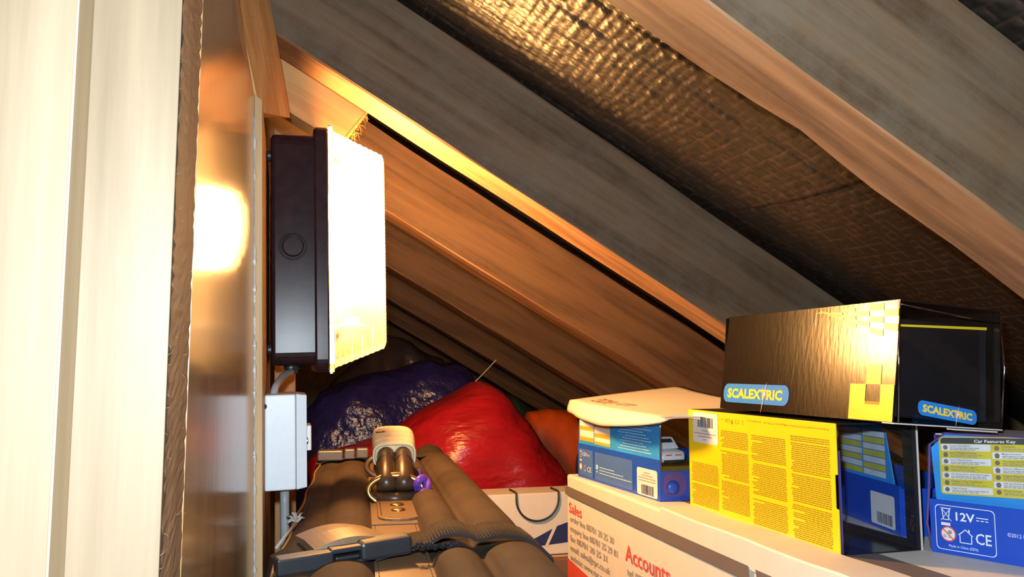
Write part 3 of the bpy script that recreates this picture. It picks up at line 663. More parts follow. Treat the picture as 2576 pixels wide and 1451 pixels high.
fy.quads('fine_print', M['olive_ink'], rc, 0.0002, kind='stuff')
fy.text('lettering', 'Designed and imported by Hornby Hobbies Ltd, Margate, Kent, CT9 4JX, UK.    www.scalextric.com', M['olive_ink'], 0.104, 0.0890, 0.0016, 0.108, 0.01, 0.0003, flip=True)
fy.text('lettering', '12V ---', M['olive_ink'], 0.0610, 0.0865, 0.0034, 0.0150, 0.0, 0.0003, flip=True)
fy.text('lettering', 'C E', M['olive_ink'], 0.0845, 0.0860, 0.0036, 0.0068, 0.0, 0.0003, flip=True)
fy.quads('home_symbol', M['olive_ink'], [(0.0785, 0.0868, 0.0808, 0.0890), ((0.0778, 0.0868), (0.0815, 0.0868), (0.0797, 0.0850))], 0.0003)
fy.quads('bin_symbol', M['olive_ink'], [(0.0955, 0.0862, 0.0958, 0.0892), (0.0978, 0.0862, 0.0981, 0.0892), (0.0950, 0.0892, 0.0986, 0.0895), (0.0955, 0.0862, 0.0981, 0.0865)], 0.0003)
sk = fy.poly('sticker', M['paper_white'], rrect(0.0095, 0.0640, 0.0555, 0.0930, 0.0025, 4), 0.0004)
bars(fy, 0.0185, 0.0790, 0.0475, 0.0885, 0.0007, sk, 3)
rc = []
for i, (a, b) in enumerate(((0.027, 0.038), (0.013, 0.052), (0.020, 0.046), (0.029, 0.036))): rc += dashes(a, b, 0.0755-0.0028*i, 0.0009, r)
fy.quads('sticker_print', M['grey_print'], rc, 0.0007, sk)

# blue boxes (open-fronted card trays with a clear top, printed header card at the back)
def blue_box(label, loc, yaw, L, W, H, TT, group='slot car boxes on the carton'):
    p = thing('toy_car_box', label, 'box', loc, (0, 0, yaw), group)
    th = 0.0010
    MB().box((-0.0004, 0, 0), (th, L, TT)).build('tray_front', M['royal'], p, bevel=0.0002)
    MB().box((th, 0, 0), (W, L, th)).build('tray_base', M['royal'], p)
    MB().box((th, L-th, th), (W, L, TT)).build('tray_end', M['royal'], p)
    MB().box((W-th, 0, th), (W, L-th, TT)).build('tray_back', M['royal'], p)
    return p
def end_card(p, W, h):   # lower card at the near end
    MB().box((0.001, 0, 0.001), (W-0.001, 0.001, h)).build('tray_end', M['royal'], p)

# left blue box with torn lid
L, W, H = 0.2076, 0.088, 0.0876
lb = blue_box('blue toy car box with orange and sky-blue header under the torn lid', (0.3707, 0.7683, 0.2941), 0.061, L, W, H, 0.0415)
MB().prism([(0.002, 0.0415), (0.0, 0.082), (0.004, H), (L-0.003, H), (L-0.001, 0.0415)], (0.0006, 0, 0), (0, 1, 0), (0, 0, 1), (1, 0, 0), 0.0010).build('header_card', M['sky_blue'], lb)
MB().box((0.001, 0.001, H-0.001), (W, L, H)).build('top_panel', M['card_edge'], lb)
end_card(lb, W, 0.030)
MB().quad((0.0015, 0.0003, 0.030), (W, 0.0003, 0.030), (W, 0.0003, H-0.001), (0.0015, 0.0003, H-0.001)).build('clear_window', M['clear'], lb, recalc=False)
MB().tube([(0.0012, 0.0, 0.030), (0.0012, 0.0, 0.082), (0.0016, 0.002, 0.087)], 0.0009, 6).build('window_fold', M['clear_pink'], lb, smooth=True)
mb = MB(); mb.lathe([(0.0075, 0), (0.0072, 0.0010), (0.0055, 0.0024), (0.003, 0.0032), (0.0, 0.0034)], (0.0145, 0.0, 0.0135), (0, -1, 0), 20); mb.build('moulded_stud', M['royal'], lb, smooth=True)
MB().prism([(x, y) for x, y in rrect(0.003, 0.0045, 0.030, 0.029, 0.010, 6)], (0, -0.0003, 0), (1, 0, 0), (0, 0, 1), (0, 1, 0), 0.0002).build('violet_panel', M['violet'], lb)
fb = Face((-0.0004, L, 0), (0, -1, 0), (0, 0, 1), lb); fb2 = Face((0.0006, L, 0), (0, -1, 0), (0, 0, 1), lb)
cells = [(0.006, 0.0455, 0.047, 0.0505), (0.006, 0.0585, 0.047, 0.0635), (0.006, 0.071, 0.047, 0.076), (0.049, 0.044, 0.092, 0.0475), (0.049, 0.0525, 0.092, 0.0575), (0.049, 0.0645, 0.092, 0.0700), (0.049, 0.076, 0.092, 0.080)]
fb2.quads('orange_cells', M['orange_print'], cells, 0.0005)
fb2.quads('white_cells', M['paper_white'], [(0.006, 0.0505, 0.047, 0.0585), (0.006, 0.0635, 0.047, 0.071), (0.049, 0.0475, 0.092, 0.0525), (0.049, 0.0575, 0.092, 0.0645), (0.049, 0.0700, 0.092, 0.076), (0.006, 0.076, 0.047, 0.081)], 0.0005)
rc = []
for i in range(12): rc += dashes(0.112+0.004*(i % 3)+0.002*i*(i < 6), 0.190-(i % 4)*0.006, 0.0455+0.0030*i, 0.0011, r, 0.003, 0.009, 0.0008)
fb2.quads('blurb_lines', M['pale_blue_ink'], rc, 0.0005)
fb2.quads('header_mark', M['orange_print'], [((0.150, 0.0815), (0.172, 0.0815), (0.172, 0.0850), (0.160, 0.0850))], 0.0005)
fb.poly('print_panel', M['mid_blue'], rrect(0.004, 0.003, 0.0455, 0.0355, 0.002, 3), 0.0003)
fb.poly('print_panel', M['mid_blue'], rrect(0.051, 0.003, 0.148, 0.0350, 0.002, 3), 0.0003)
fb.text('lettering', '12V', M['white_ink'], 0.016, 0.0270, 0.0045, 0.013, 0.01, 0.0006)
fb.quads('lettering', M['white_ink'], [(0.030, 0.0290, 0.036, 0.0296), (0.030, 0.0276, 0.0315, 0.0282), (0.0325, 0.0276, 0.034, 0.0282), (0.035, 0.0276, 0.036, 0.0282)], 0.0006)
fb.text('lettering', 'CE', M['white_ink'], 0.029, 0.0090, 0.0060, 0.012, 0.0, 0.0006)
fb.poly('warning_disc', M['red_print'], [(0.0105+0.0045*math.cos(k*math.pi/8), 0.0135+0.0045*math.sin(k*math.pi/8)) for k in range(16)], 0.0006)
fb.poly('warning_centre', M['paper_white'], [(0.0105+0.0034*math.cos(k*math.pi/8), 0.0135+0.0034*math.sin(k*math.pi/8)) for k in range(16)], 0.0008)
fb.quads('home_symbol', M['white_ink'], [(0.0195, 0.009, 0.0250, 0.0095), (0.0195, 0.009, 0.0200, 0.013), (0.0245, 0.009, 0.0250, 0.013), ((0.0185, 0.013), (0.0222, 0.0162), (0.0260, 0.013), (0.0222, 0.0154))], 0.0006)
fb.quads('bin_symbol', M['white_ink'], [(0.008, 0.024, 0.0085, 0.032), (0.012, 0.024, 0.0125, 0.032), (0.007, 0.032, 0.0135, 0.0328), (0.007, 0.0205, 0.0135, 0.0222)], 0.0006)
rc = []
for i, a in enumerate((0.098, 0.120, 0.140)): rc += dashes(0.064, a+0.006, 0.0175-0.0033*i, 0.0012, r, 0.003, 0.009)
rc += [(0.0545, 0.0150, 0.0605, 0.0205), (0.0555, 0.0115, 0.0600, 0.0135)]
fb.quads('small_print', M['pale_blue_ink'], rc, 0.0006)
sk = fb.poly('sticker', M['paper_white'], rrect(0.1590, 0.0015, 0.2035, 0.0300, 0.003, 4), 0.0006)
bars(fb, 0.169, 0.0030, 0.196, 0.0130, 0.0009, sk, 8); rc = []
for i, (a, b) in enumerate(((0.175, 0.188), (0.170, 0.194), (0.163, 0.200), (0.163, 0.200))): rc += dashes(a, b, 0.0250-0.0028*i, 0.0010, r)
fb.quads('sticker_print', M['grey_print'], rc, 0.0009, sk)
# white toy car inside it, seen through the clear end
tc = thing('toy_car', 'white toy racing car inside the blue box, seen through its clear end', 'toy car', (0.400, 0.800, 0.3262), (0, 0, 0.061))
MB().box((-0.026, -0.008, -0.0300), (0.050, 0.150, 0.0)).build('display_plinth', M['plinth'], tc, bevel=0.001)
secs = [(-0.004, 0.013, 0.0035, 0.012), (0.000, 0.0165, 0.0022, 0.0155), (0.020, 0.0185, 0.002, 0.017), (0.028, 0.0175, 0.002, 0.018), (0.040, 0.0175, 0.002, 0.018), (0.085, 0.0185, 0.002, 0.016), (0.118, 0.016, 0.003, 0.010), (0.125, 0.010, 0.004, 0.007)]
vs = []; k = 12
for y, hw, z0, z1 in secs:
    for a in range(k):
        t = 2*math.pi*a/k; cxx = abs(math.cos(t))**0.45*(1 if math.cos(t) >= 0 else -1); szz = abs(math.sin(t))**0.45*(1 if math.sin(t) >= 0 else -1)
        vs.append((hw*cxx, y, (z0+z1)/2+(z1-z0)/2*szz))
fs = [(i*k+j, i*k+(j+1) % k, (i+1)*k+(j+1) % k, (i+1)*k+j) for i in range(len(secs)-1) for j in range(k)]+[tuple(range(k))[::-1], tuple(range((len(secs)-1)*k, len(secs)*k))]
MB().add(vs, fs).build('car_body', M['car_white'], tc, smooth=True)
MB().add([(-0.0145, 0.008, 0.0165), (0.0145, 0.008, 0.0165), (0.0145, 0.072, 0.0165), (-0.0145, 0.072, 0.0165), (-0.0105, 0.016, 0.0285), (0.0105, 0.016, 0.0285), (0.0105, 0.050, 0.0285), (-0.0105, 0.050, 0.0285)],
         [(0,3,2,1),(4,5,6,7),(0,1,5,4),(1,2,6,5),(2,3,7,6),(3,0,4,7)]).build('cabin', M['car_white'], tc, bevel=0.0015)
MB().quad((-0.0100, 0.0078+0.0018, 0.0188), (0.0100, 0.0078+0.0018, 0.0188), (0.0080, 0.0148, 0.0268), (-0.0080, 0.0148, 0.0268)).build('rear_window', M['black_rubber'], tc, recalc=False)
for sx in (-0.0165, 0.0165):
    for yy in (0.018, 0.098):
        mb = MB(); mb.lathe([(0.0, -0.004), (0.0075, -0.004), (0.008, -0.003), (0.008, 0.003), (0.0075, 0.004), (0.0, 0.004)], (sx, yy, 0.0080), (1, 0, 0), 16); mb.build('wheel', M['black_rubber'], tc)
MB().box((-0.012, -0.0055, 0.0035), (0.012, -0.0030, 0.0060)).build('bumper', M['black_rubber'], tc)
fc = Face((0, -0.0045, 0), (1, 0, 0), (0, 0, 1), tc)
fc.quads('red_marking', M['red_print'], [(-0.010, 0.0105, -0.003, 0.0118), (0.001, 0.0105, 0.009, 0.0118)], 0.0008)

# right blue box with the features key
L, W, H = 0.190, 0.085, 0.0866
far = Vector((0.4668, 0.511, 0.2941)); yw = 0.3974
ey = Vector((-math.sin(yw), math.cos(yw), 0))
rb = blue_box('royal blue toy car box with yellow and white features table, at right edge', tuple(far-ey*L), yw, L, W, H, 0.0385)
# left end tucks in: clear upper part with violet folded edges
MB().prism([(0.0035, 0.038), (0.0015, 0.076), (0.012, 0.0866), (L-0.012, 0.0866), (L-0.0015, 0.076), (L-0.0035, 0.038)], (0.0034, 0, 0), (0, 1, 0), (0, 0, 1), (1, 0, 0), 0.0010).build('header_card', M['sky_blue'], rb)
MB().tube([(0.002, L+0.0006, 0.002), (0.0005, L+0.0028, 0.02), (0.001, L+0.0005, 0.045), (0.003, L-0.0005, 0.078), (0.004, L-0.012, 0.0872), (0.004, 0.012, 0.0876)], 0.0011, 6).build('window_fold', M['violet'], rb, smooth=True)
MB().quad((0.0015, 0.002, 0.039), (0.0015, L-0.002, 0.039), (0.0030, L-0.004, H), (0.0030, 0.004, H)).build('clear_window', M['clear'], rb, recalc=False)
MB().box((0.006, 0.004, H-0.001), (W, L-0.004, H)).build('top_panel', M['card_edge'], rb)
MB().box((0.008, L-0.003, 0.038), (W-0.002, L-0.002, H-0.001)).build('end_panel', M['violet'], rb)
f3 = Face((0.0034, L, 0), (0, -1, 0), (0, 0, 1), rb); f4 = Face((-0.0004, L, 0), (0, -1, 0), (0, 0, 1), rb)
sl = 0.055      # the card stands a little askew
def sk_(pts): return [(a, b+sl*(a-0.008)) for a, b in pts]
f3.poly('key_panel', M['key_yellow'], sk_(rrect(0.0075, 0.0425, 0.0805, 0.0845, 0.0025, 4)), 0.0003)
f3.poly('key_header', M['ink'], sk_([(0.0088, 0.0795), (0.0795, 0.0795), (0.0795, 0.0838), (0.0105, 0.0838), (0.0088, 0.0825)]), 0.0005)
f3.text('lettering', 'Car Features Key', M['key_white'], 0.0325, 0.0818, 0.0021, 0.0275, 0.02, 0.0008, slope=sl)
rows_l = ('Super Resistant', 'Easy Change Pickups', 'Four Wheel Drive', 'Working Rear Lights', 'Working Siren and Head Light', 'Digital Chip Installed', 'High Detail')
rows_r = ('Weathered', 'Magnatraction', 'Working Headlights', 'Xenon effect headlights', 'Digital Plug Ready', '360 quickchange', 'Diesel Smoke')
wl_ = []; ics = []; lines = []
for i in range(7):
    b = 0.0743-0.0051*i
    for cidx, (c0, c1, rows) in enumerate(((0.0090, 0.0432, rows_l), (0.0442, 0.0790, rows_r))):
        if (i+cidx) % 2 == 0: wl_.append(sk_([(c0, b), (c1, b), (c1, b+0.0048), (c0, b+0.0048)]))
        ics.append(sk_([(c0+0.0032+0.0017*math.cos(q*math.pi/5), b+0.0024+0.0017*math.sin(q*math.pi/5)) for q in range(10)]))
        if i % 2: ics.append(sk_([(c0+0.0020, b+0.0006), (c0+0.0046, b+0.0006), (c0+0.0046, b+0.0012), (c0+0.0020, b+0.0012)]))
        f3.text('lettering', rows[i], M['stripe'], c0+0.0065, b+0.0031+sl*(c0+0.0065-0.008), 0.0011, min(0.026, 0.00095*len(rows[i])), 0.01, 0.0009, slope=sl)
        for q in (0.0006, 0.0017):
            for (x0, y0, x1, y1) in dashes(c0+0.0065, c0+0.0065+r.uniform(0.016, 0.026), b+q, 0.0006, r, 0.0012, 0.004, 0.0005): lines.append(sk_([(x0, y0), (x1, y0), (x1, y1), (x0, y1)]))
f3.quads('key_cells', M['key_white'], wl_, 0.0005)
f3.quads('key_icons', M['stripe'], ics, 0.0007, kind='stuff')
f3.quads('key_print', M['grey_print'], lines, 0.0007)
def ringline(fc, name, m, pts, wd, lift):
    n = len(pts); cxx = sum(p[0] for p in pts)/n; cyy = sum(p[1] for p in pts)/n; rc = []
    q = [(cxx+(a-cxx)*(1-wd/abs(0.021)), cyy+(b-cyy)*(1-wd/0.0165)) for a, b in pts]
    for i in range(n): rc.append((pts[i], pts[(i+1) % n], q[(i+1) % n], q[i]))
    return fc.quads(name, m, rc, lift)
ringline(f4, 'print_border', M['white_ink'], rrect(0.0040, 0.0030, 0.0450, 0.0352, 0.003, 5), 0.0005, 0.0004)
f4.quads('bin_symbol', M['white_ink'], [((0.0095, 0.0250), (0.0102, 0.0250), (0.0092, 0.0325), (0.0085, 0.0325)), ((0.0130, 0.0250), (0.0137, 0.0250), (0.0147, 0.0325), (0.0140, 0.0325)), (0.0082, 0.0325, 0.0152, 0.0332), (0.0095, 0.0245, 0.0137, 0.0251),
    ((0.0078, 0.0240), (0.0084, 0.0240), (0.0156, 0.0335), (0.0150, 0.0335)), ((0.0150, 0.0240), (0.0156, 0.0240), (0.0084, 0.0335), (0.0078, 0.0335)), (0.0080, 0.0205, 0.0145, 0.0226)], 0.0004)
f4.text('lettering', '12V', M['white_ink'], 0.0185, 0.0252, 0.0058, 0.0130, 0.02, 0.0004)
f4.quads('dc_symbol', M['white_ink'], [(0.0325, 0.0285, 0.0405, 0.0291), (0.0325, 0.0266, 0.0345, 0.0272), (0.0355, 0.0266, 0.0375, 0.0272), (0.0385, 0.0266, 0.0405, 0.0272)], 0.0004)
dc = (0.0128, 0.0146)
wd_ = f4.poly('warning_disc', M['red_print'], [(dc[0]+0.0054*math.cos(k*math.pi/12), dc[1]+0.0054*math.sin(k*math.pi/12)) for k in range(24)], 0.0004)
f4.poly('warning_centre', M['paper_white'], [(dc[0]+0.0046*math.cos(k*math.pi/12), dc[1]+0.0046*math.sin(k*math.pi/12)) for k in range(24)], 0.0006, wd_)
f4.text('lettering', '0-3', M['ink'], dc[0]-0.0034, dc[1]-0.0026, 0.0020, 0.0050, 0.0, 0.0008, parent=wd_)
f4.poly('warning_bar', M['red_print'], [(dc[0]-0.0037, dc[1]+0.0031), (dc[0]-0.0031, dc[1]+0.0037), (dc[0]+0.0037, dc[1]-0.0031), (dc[0]+0.0031, dc[1]-0.0037)], 0.0010, wd_)
f4.poly('child_face', M['grey_print'], [(dc[0]+0.0012+0.0015*math.cos(k*math.pi/5), dc[1]+0.0014+0.0015*math.sin(k*math.pi/5)) for k in range(10)], 0.0007, wd_)
f4.quads('home_symbol', M['white_ink'], [(0.0205, 0.0095, 0.0290, 0.0101), (0.0205, 0.0095, 0.0211, 0.0150), (0.0284, 0.0095, 0.0290, 0.0150), ((0.0194, 0.0150), (0.0247, 0.0196), (0.0247, 0.0188), (0.0205, 0.0150)), ((0.0247, 0.0188), (0.0247, 0.0196), (0.0301, 0.0150), (0.0290, 0.0150)), (0.0266, 0.0172, 0.0276, 0.0195)], 0.0004)
f4.text('lettering', 'CE', M['white_ink'], 0.0315, 0.0105, 0.0075, 0.0105, 0.01, 0.0004)
f4.text('lettering', 'Made in China (SZN)', M['white_ink'], 0.0128, 0.0055, 0.0018, 0.0200, 0.0, 0.0004)
f4.text('lettering', '\u00a92012 Lamborghini', M['white_ink'], 0.0525, 0.0190, 0.0026, 0.0260, 0.0, 0.0004)

# third blue box, standing behind the yellow one and seen through its windows
yw3 = -0.218; e3 = Vector((-math.sin(yw3), math.cos(yw3), 0))
tb = blue_box('blue toy car box behind the yellow one, seen through its clear end', (0.4830, 0.5600, 0.2941), yw3, 0.150, 0.075, 0.086, 0.0400)
MB().prism([(0.010, 0.040), (0.022, 0.084), (0.150, 0.084), (0.150, 0.040)], (0.0006, 0, 0), (0, 1, 0), (0, 0, 1), (1, 0, 0), 0.0010).build('header_card', M['sky_blue'], tb)
end_card(tb, 0.075, 0.038)
f5 = Face((-0.0004, 0.150, 0), (0, -1, 0), (0, 0, 1), tb)
sk = f5.poly('sticker', M['paper_white'], rrect(0.102, 0.003, 0.142, 0.030, 0.002, 3), 0.0004); bars(f5, 0.113, 0.005, 0.138, 0.014, 0.0008, sk, 11)
f6 = Face((0.0006, 0.150, 0), (0, -1, 0), (0, 0, 1), tb); rc = []; rcw = []
for i in range(7):
    rcw.append((0.04, 0.043+0.0056*i, 0.088, 0.0478+0.0056*i) if i % 2 else (0.09, 0.043+0.0056*i, 0.128, 0.0478+0.0056*i))
    rc.append((0.04, 0.043+0.0056*i, 0.088, 0.0478+0.0056*i) if i % 2 == 0 else (0.09, 0.043+0.0056*i, 0.128, 0.0478+0.0056*i))
f6.quads('key_cells', M['key_white'], rcw, 0.0004); f6.quads('key_cells', M['key_yellow'], rc, 0.0004)

# torn pale carton lid lying over the left blue box
lid = thing('torn_lid', 'torn cream card lid with curled lip lying over the left blue box', 'lid', (0, 0, 0))
def lidpt(a, b):      # a: across from the front lip (0) to the back (1); b: along, 0 near end .. 1 far end
    y = 0.715+(1.010-0.715)*b
    y += 0.018*math.sin(a*3)*(b-0.5)
    xe = 0.352+0.030*max(0, b-0.75)**1.0*4*0.25 - 0.012*math.sin(math.pi*min(1, b*1.1))
    x = xe+0.16*a
    z = 0.3830+0.005*b+0.017*a*b**0.7
    return Vector((x, y, z))
na, nb = 14, 26; vs = []; fs = []
for j in range(nb+1):
    b = j/nb
    lipd = 0.0205*(min(1, b*2.2)**0.7)*(1-0.35*b)+0.002
    p0 = lidpt(0, b); row = []
    for q in (1.0, 0.75, 0.5, 0.25): row.append(p0+Vector((-0.006*math.sin(q*1.5)+0.002*q, -0.02*(1-b)*q*0.4, -lipd*q)))
    jag = 0.0
    for i in range(na+1):
        p = lidpt(i/na, b)
        if j == 0: p += Vector((0, rnd.uniform(-0.006, 0.010)+0.02*(i/na), rnd.uniform(-0.001, 0.002)))
        row.append(p)
    vs += row
K = na+5
for j in range(nb):
    for i in range(K-1): fs.append((j*K+i, j*K+i+1, (j+1)*K+i+1, (j+1)*K+i))
mb = MB().add(vs, fs); ld = mb.build('lid_sheet', M['carton'], lid, smooth=True)
sm = ld.modifiers.new('thick', 'SOLIDIFY'); sm.thickness = 0.0028; sm.offset = -1
for body_, a0, b0, sa, sb in (('RACING', 0.10, 0.80, 0.022, 0.060), ('SLOT', 0.16, 0.55, 0.014, 0.034)):
    t_ = Face((0, 0, 0), (1, 0, 0), (0, 1, 0), lid).text('lettering', body_, M['brown_ink'], 0, 0, sa, sb, 0.01, 0.0, flip=True)
    for v in t_.data.vertices: v.co = lidpt(a0+v.co.y/0.16, b0-v.co.x/0.295)+Vector((0, 0, 0.0012))
jg = MB(); pts = [lidpt(a/10, 0)+Vector((0, -0.004-0.006*rnd.random(), 0.0005*rnd.random())) for a in range(11)]; pt2 = [lidpt(a/10, 0.02)+Vector((0, 0, -0.0004)) for a in range(11)]
for i in range(10): jg.quad(pts[i], pts[i+1], pt2[i+1], pt2[i])
jg.build('torn_edge', M['card_edge'], lid, recalc=False)

# ------------------------------------------------------------------ soft case with handles
BR = -0.0871
bag = thing('soft_travel_case', 'dark canvas soft case with padded ribs, buckled straps and leather handles', 'luggage', (0, 0, 0), (0, 0, BR))
def pinch(v): return 1-0.72*math.exp(-((v-0.585)/0.030)**2)-0.70*math.exp(-((v-1.165)/0.035)**2)
def topz(u, v):
    z = 0.298
    def rib(c, hw, h):
        t = (u-c)/hw; return h*math.sqrt(max(0, 1-t*t)) if abs(t) < 1 else 0
    z += pinch(v)*(rib(-0.009, 0.0185, 0.0095)+rib(0.0655, 0.0165, 0.0155)+rib(0.103, 0.0215, 0.0185)) + rib(-0.0365, 0.011, 0.003)
    endf = max(0, (v-1.20)/0.13); z -= 0.055*endf**3
    return z
us = [-0.054+0.179*i/72 for i in range(73)]; V0, V1 = 0.36, 1.31; nv = 110
vs = []; rowlen = None
for j in range(nv+1):
    v = V0+(V1-V0)*j/nv; bul = 0.006*math.sin(math.pi*(v-V0)/(V1-V0)); e = max(0, (v-1.25)/0.08); ins = 0.02*e*e
    row = []
    for z in (0.0, 0.05, 0.10, 0.15, 0.20, 0.25, 0.275, 0.29): row.append((-0.0585-0.0015*math.sin(math.pi*z/0.3)+0.006*(1-z/0.3)+ins, v, z*(1-0.1*e)))
    for u in us: row.append((u*(1-0.12*e), v, topz(u, v)))
    for z in (0.292, 0.275, 0.25, 0.20, 0.15, 0.10, 0.05, 0.0): row.append((0.126+bul+0.012*math.sin(math.pi*z/0.3)-ins, v, z*(1-0.1*e)))
    rowlen = len(row); vs += row
fs = [(j*rowlen+i, j*rowlen+i+1, (j+1)*rowlen+i+1, (j+1)*rowlen+i) for j in range(nv) for i in range(rowlen-1)]
fs += [tuple(range(rowlen))[::-1], tuple(range(nv*rowlen, (nv+1)*rowlen))]
MB().add(vs, fs).build('case_body', M['canvas'], bag, smooth=True)
def strip(name, m, path, wd, th=0.0022, parent=bag, n=None, ridges=0, axis='v'):
    # band following path points (u,v,z) with width across the given axis
    mb = MB(); vs = []; fs = []
    pp = [Vector(p) for p in path]
    for p in pp:
        d = Vector((0, wd/2, 0)) if axis == 'v' else Vector((wd/2, 0, 0))
        vs += [p-d, p+d, p+d+Vector((0, 0, th)), p-d+Vector((0, 0, th))]
    for i in range(len(pp)-1):
        for j in range(4): fs.append((i*4+j, i*4+(j+1) % 4, (i+1)*4+(j+1) % 4, (i+1)*4+j))
    fs += [(3, 2, 1, 0), tuple((len(pp)-1)*4+k for k in range(4))]
    return mb.add(vs, fs).build(name, m, parent)
# centre leather strip with stitching
strip('centre_strip', M['leather'], [(0.0300, 0.37+0.9*i/40, topz(0.030, 0.37+0.9*i/40)+0.0004) for i in range(41)], 0.038, 0.0016, axis='u')
for u in (0.0135, 0.0465, -0.0445, -0.0275, -0.0490):
    mb = MB()
    for i in range(110):
        v = 0.40+0.86*i/110; z = topz(u, v)+(0.0021 if u > 0 else 0.0003); mb.tube([(u, v, z), (u, v+0.0045, z)], 0.00035, 4)
    tag(mb.build('stitching', M['stitch'], bag), kind='stuff')
MB().tube([(-0.0535+0.0012*math.sin(v_*40), v_, topz(-0.0535, v_)+0.0008) for v_ in [0.42+0.75*i/60 for i in range(61)]], 0.0011, 6).build('edge_piping', M['piping'], bag, smooth=True)
# zip down the left shoulder
mb = MB()
for i in range(150):
    v = 0.45+0.0048*i; mb.box((-0.0618, v, 0.2690), (-0.0585, v+0.0028, 0.2725))
tag(mb.build('zip_teeth', M['steel'], bag), kind='stuff')
# front strap: ribbed webbing over the ribs on the right, stub at left, leather pad, side-release buckle
pth = [(0.012+0.116*i/24, 0.585+0.006*math.sin(i*0.25), max(topz(0.012+0.116*i/24, 0.585), topz(0.012+0.116*i/24, 0.60))+0.0035+0.007*math.sin(math.pi*i/24)) for i in range(25)]
pth += [(0.133, 0.583, 0.297), (0.138, 0.582, 0.270), (0.141, 0.58, 0.22), (0.142, 0.58, 0.12)]
fr_strap = strip('webbing_strap', M['web'], pth, 0.050, 0.0024)
mb = MB()
for k in range(58):       # woven ridges across the strap
    q = k*24/58.0; i = int(q); f_r = q-i; p = Vector(pth[i]).lerp(Vector(pth[i+1]), f_r)
    mb.tube([(p[0], p[1]-0.0242, p[2]+0.0021), (p[0], p[1]+0.0242, p[2]+0.0021)], 0.0008, 5)
mb.build('webbing_rib', M['web'], fr_strap, smooth=True)['kind'] = 'stuff'
strip('webbing_stub', M['web'], [(-0.0575, 0.583, 0.285), (-0.054, 0.583, 0.301), (-0.044, 0.584, 0.3045), (-0.033, 0.585, 0.3065)], 0.044, 0.0024)
pad = MB(); vs = []; fs = []
for i in range(13):
    u = -0.034+0.049*i/12; z = 0.3105+0.0045*math.sin(math.pi*i/12)
    vs += [(u, 0.560, z-0.003), (u, 0.562, z+0.0025), (u, 0.590, z+0.0035), (u, 0.617, z+0.0015), (u, 0.619, z-0.004)]
fs = [(i*5+j, i*5+j+1, (i+1)*5+j+1, (i+1)*5+j) for i in range(12) for j in range(4)]+[(0, 5*12, 5*12+4, 4)]
fs += [(4, 3, 2, 1, 0), (60, 61, 62, 63, 64)]
MB().add(vs, [f for f in fs if len(f) == 4 or len(f) == 5]).build('leather_pad', M['leather'], bag, smooth=False)
def buckle(name, u0, u1, v, z, col, parent):
    g = (u1-u0); b = bpy.data.objects.new(name, None)
    mb = MB().box((u0, v-0.004, z), (u0+g*0.40, v+0.010, z+0.0110)); a = mb.build(name, col, parent, bevel=0.0015)
    mb = MB().box((u0+g*0.60, v-0.005, z+0.001), (u1, v+0.012, z+0.0135)); mb.build('buckle_socket', col, a, bevel=0.0025)
    mb = MB()
    mb.box((u0+g*0.38, v-0.0035, z+0.0085), (u0+g*0.63, v+0.009, z+0.0120)); mb.build('buckle_prong', col, a, bevel=0.001)
    MB().box((u0+g*0.38, v-0.0030, z-0.0005), (u0+g*0.63, v+0.009, z+0.0030)).build('buckle_prong', col, a, bevel=0.001)
    MB().box((u0+g*0.42, v-0.001, z+0.0035), (u0+g*0.60, v+0.006, z+0.0060)).build('buckle_tongue', col, a, bevel=0.0008)
    return a
bpy.data.objects
buckle('buckle', -0.060, 0.030, 0.5545, 0.3015, M['black_rubber'], bag)
bf_ = MB().box((0.0150, 0.560, 0.304), (0.0185, 0.594, 0.3130)).build('buckle_frame', M['black_rubber'], bag, bevel=0.0012)
def turn(o, ang=0.30, tilt=-0.05, piv=Vector((-0.012, 0.5800, 0.305))):
    mt = Matrix.Translation(piv) @ Matrix.Rotation(ang, 4, 'Z') @ Matrix.Rotation(tilt, 4, 'Y') @ Matrix.Translation(-piv)
    for q in [o]+list(o.children): q.data.transform(mt)
for q in list(bag.children):
    if q.name.split('.')[0] in ('buckle', 'buckle_frame', 'leather_pad', 'webbing_stub'): turn(q)
vp = MB()
for k in range(260):
    c = Vector((0.036+0.032*rnd.random(), 0.559+rnd.uniform(-0.006, 0.003), 0.3085+rnd.random()*0.003)); vp.tube([c, c+Vector((rnd.uniform(-1, 1), rnd.uniform(-1, 0), rnd.uniform(0, 1)))*0.0022], 0.0004, 3)
tag(vp.build('hook_pile', M['black_rubber'], bag), kind='stuff')
# rear strap and buckle
pth = [(-0.058+0.186*i/30, 1.165, max(topz(-0.058+0.186*i/30, 1.165), topz(-0.058+0.186*i/30, 1.15))+0.0015+0.004*math.sin(math.pi*i/30)) for i in range(31)]
pth = [(-0.0655, 1.165, 0.20), (-0.0650, 1.165, 0.27)]+pth+[(0.135, 1.165, 0.27), (0.138, 1.165, 0.2)]
strip('webbing_strap', M['canvas'], pth, 0.046, 0.0022)
a = MB().box((-0.056, 1.138, 0.304), (-0.022, 1.160, 0.318)).build('buckle', M['rear_buckle'], bag, bevel=0.002)
MB().box((-0.0205, 1.138, 0.3055), (-0.006, 1.160, 0.3195)).build('buckle_socket', M['rear_buckle'], a, bevel=0.002)
MB().box((-0.0045, 1.138, 0.3065), (0.012, 1.160, 0.3205)).build('buckle_prong', M['rear_buckle'], a, bevel=0.002)
